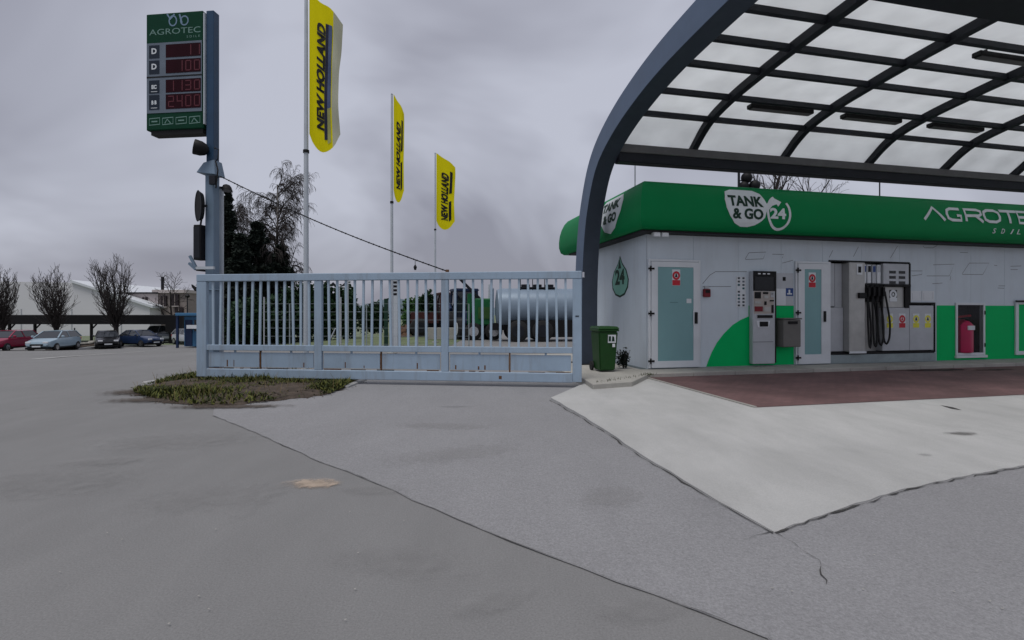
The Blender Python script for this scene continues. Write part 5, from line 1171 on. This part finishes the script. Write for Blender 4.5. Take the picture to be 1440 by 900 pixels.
sh_t = place(125,58); shl = thing('long_canopy','long flat black car park roof on slim posts','shelter',(-64,50,-1.6),R(0))
za_ = at(0,456,50).z+1.6; zb_ = at(0,443,50).z+1.6; xe = (258-720)/720*50+64
MB().box(0,xe,0,5,za_,zb_).build('roof_slab','black',shl,bevel=.03)
for px in (8,44,124,236): x = (px-720)/720*50+64; MB().box(x-.09,x+.09,.3,.48,0,za_).build('post','black',shl); MB().bar((x,.4,za_-.5),(x+.5,.4,za_),.1,.1).build('bracket','black',shl)
MB().box(xe-1.6,xe+.1,-.25,-.01,za_-.75,zb_-.1).build('end_board','black',shl)
hx = place(215,70); ho = thing('pale_house','pale rendered house with dark windows and flat upper storey','house',((165-720)/720*70,70,-1.6),R(0))
def hxp(px): return (px-165)/720*70
def hzp(py): return at(0,py,70).z+1.6
MB().box(0,hxp(222),0,10,0,hzp(413)).build('wall','housewall',ho); MB().box(-.3,hxp(224),-.4,10.3,hzp(413),hzp(411)).build('roof','darksteel',ho,bevel=.03)
MB().box(hxp(222)+.01,hxp(261),.2,9,0,hzp(412)).build('wall','houseupper',ho); MB().box(hxp(215),hxp(263),-.2,9.3,hzp(412),hzp(407.5)).build('parapet','housewall',ho)
for (a,b,c,d) in ((183,418,193,428),(200,418,208,429),(226,416,234,431),(241,414,251,430),(246,432,257,440)):
    wf = MB().box(hxp(a),hxp(b) if False else hxp(c),-.04,.25,hzp(d),hzp(b)).build('window','windowdark',ho); MB().box(hxp(a)-.1,hxp(c)+.1,-.12,-.045,hzp(d)-.12,hzp(d)-.01).build('sill','housewall',wf); MB().box((hxp(a)+hxp(c))/2-.04,(hxp(a)+hxp(c))/2+.04,-.06,-.041,hzp(d),hzp(b)).build('mullion','houseupper',wf)
MB().tube([(hxp(207.5),3,hzp(411)),(hxp(207.5),3,hzp(387))],.2,10).build('chimney','darksteel',ho); MB().box(hxp(205),hxp(210),2.6,3.4,hzp(411),hzp(408)).build('chimney_base','darksteel',ho)
ki = thing('blue_kiosk','blue steel kiosk with flat roof behind the gate end','kiosk',((256-720)/720*44,44,-1.6)); kz = lambda py: at(0,py,44).z+1.6
MB().box(0,1.9,.3,2.2,.1,kz(445)).build('wall','kiosk',ki); MB().box(-.35,2.3,-.4,2.5,kz(444),kz(440)).build('roof','kiosk',ki,bevel=.03); MB().box(.9,1.7,.24,.295,kz(466),kz(450)).build('window','carglass',ki); MB().box(.1,.7,.24,.295,.15,kz(450)).build('door','machblue',ki)
for x in (-.25,2.2): MB().box(x-.08,x+.08,-.3,-.14,0,kz(444)).build('post','machblue',ki)
MB().box(.6,2.1,-.35,.2,kz(462),kz(457)).build('shelf','white',ki)
sl_ = thing('street_lamp','slim dark lamp with small head between the pale house and the mast','street lamp',((263.5-720)/720*56,56,-1.6)); zt_ = at(0,418,56).z+1.6
MB().tube([(0,0,0),(0,0,zt_)],[.08,.05],8).build('shaft','darksteel',sl_); MB().tube([(0,0,zt_-.05),(0,0,zt_+.15),(0,0,zt_+.45)],[.14,.28,.02],8).build('lamp_head','black',sl_)
gr_ = thing('gravel_strip','','',(0,0,0)); bpy.data.objects.remove(gr_)
p0, p1 = gndf(110,492), gndf(166,487)
kb2 = thing('kerb_island','low kerbed gravel bed between the pale blue car and the dark car','kerb',p0,math.atan2((p1-p0).y,(p1-p0).x)); LL = (p1-p0).length
MB().box(0,LL,0,.2,-.1,.14).build('kerb_edge','concrete',kb2,bevel=.02); MB().box(0,LL,.21,2.2,-.1,.22).build('gravel_bed','soil',kb2,bevel=.02)
for i in range(9): x = (i+.5)*LL/9; MB().box(x-.3,x+.3,.9,1.4,.22,.45+random.uniform(-.06,.06)).build('stone','kerb',kb2,bevel=.08)
MB().tube([(LL*.18,.8,0),(LL*.18,.8,1.7)],.05,6).build('marker_post','darksteel',kb2)
gr = thing('guard_rail','pale low guard rail in front of the blue cars','guard rail',gndf(228,483)); gq = gndf(280,481)-gndf(228,483)
for i in range(5): q = gq*i/4; MB().box(q.x-.05,q.x+.05,q.y-.05,q.y+.05,q.z,q.z+.62).build('post','polelight',gr)
MB().bar(Vector((0,0,.6)),gq+Vector((0,0,.6)),.06,.22).build('rail','polelight',gr)

# ================================================================== CARS
def car(lab, px, Y, rz, paint, L=4.2, hgt=1.48, wd=1.72, hatch=True):
    o = thing('parked_car',lab,'car',place(px,Y),rz,'cars parked on the left'); pm = mat('car_paint_'+lab[:12],paint,.28,.15,var=.03,coat=.6)
    hw = wd/2; h2 = L/2
    prof_ = [(-h2,.45,.62),(-h2+.06,.40,.74),(-h2+.25,.30,.80),(-h2*.52,.28,.96),(-h2*.40,.28,.99),(0,.26,.99),(h2*.55,.28,1.0),(h2-.35,.30,1.0),(h2-.08,.38,.95),(h2,.45,.80)]
    V = []; F = []; m_ = 10
    for x, zb2, zt2 in prof_:
        wk = hw*(1-.22*max(0,(abs(x)/h2-.6)/.4)**2)
        sec = [(-wk*.82,zb2),(-wk*.97,zb2+.08),(-wk,zb2+(zt2-zb2)*.55),(-wk*.95,zt2-.05),(-wk*.80,zt2),(wk*.80,zt2),(wk*.95,zt2-.05),(wk,zb2+(zt2-zb2)*.55),(wk*.97,zb2+.08),(wk*.82,zb2)]
        V += [(x,a,b) for a,b in sec]
    n = len(prof_)
    for i in range(n-1):
        for j in range(m_): F.append((i*m_+j,i*m_+(j+1)%m_,(i+1)*m_+(j+1)%m_,(i+1)*m_+j))
    F += [tuple(range(m_)),tuple(range((n-1)*m_,n*m_))]
    MB().add(V,F).build('body',pm,o,smooth=True)
    xa, xb = -h2*.50, h2*(.93 if hatch else .75); ra_, rb_2 = -h2*.12, h2*(.72 if hatch else .42); gw, rw = hw*.88, hw*.68; g0, g1 = .985, hgt-.04
    gl = MB().add([(xa,-gw,g0),(xb,-gw,g0),(xb,gw,g0),(xa,gw,g0),(ra_,-rw,g1),(rb_2,-rw,g1),(rb_2,rw,g1),(ra_,rw,g1)],[(0,1,5,4),(1,2,6,5),(2,3,7,6),(3,0,4,7)]).build('windows','carglass',o)
    MB().add([(ra_-.04,-rw-.02,g1),(rb_2+.04,-rw-.02,g1),(rb_2+.04,rw+.02,g1),(ra_-.04,rw+.02,g1),(ra_+.15,-rw*.8,hgt),(rb_2-.15,-rw*.8,hgt),(rb_2-.15,rw*.8,hgt),(ra_+.15,rw*.8,hgt)],[(0,1,5,4),(1,2,6,5),(2,3,7,6),(3,0,4,7),(4,5,6,7),(3,2,1,0)]).build('roof',pm,o,smooth=True)
    for s in (-1,1):
        for (xx, xt) in ((xa,ra_),(0.1*L,0.08*L),(xb,rb_2)): MB().bar((xx,s*gw,g0),(xt,s*rw,g1),.07,.05).build('pillar',pm,o)
        MB().box(xa+.18,xa+.3,s*(hw+.08)-.09,s*(hw+.08)+.09,1.0,1.14).build('mirror',pm,o,bevel=.03)
        MB().box(-h2-.005,-h2+.12,s*hw*.6-.16,s*hw*.6+.16,.62,.75).build('headlight','lamp',o,bevel=.02); MB().box(h2-.1,h2+.005,s*hw*.66-.12,s*hw*.66+.12,.72,.92).build('taillight','red',o,bevel=.02)
        for xx in (-h2*.62,h2*.62): wheel(o,xx,s*(hw-.10),.31,.31,.2)
    MB().box(-h2-.02,-h2+.05,-.4,.4,.45,.58).build('grille','black',o,bevel=.01); MB().box(-h2-.03,-h2-.021,-.26,.26,.36,.46).build('number_plate','white',o); MB().box(-h2+.02,h2-.02,-hw*.8,hw*.8,.2,.34).build('underbody','black',o)
    return o
def cy(px, py):
    return gndf(px, py).y
car('crimson car cut by the left edge of the photo',12,37.5,R(100),(.30,.012,.05))
car('pale blue hatchback beside the crimson car',77,38.5,R(104),(.34,.45,.53))
car('black car under the tallest bare tree',151,44,R(130),(.012,.013,.016))
car('dark navy car right of the black car',197,46,R(160),(.02,.04,.10),hatch=False)
car('grey van-like car partly hidden behind the navy car',236,52,R(170),(.13,.15,.18),hgt=1.7)
car('white car closest to the blue kiosk at the gate end',268,49,R(150),(.55,.58,.62))
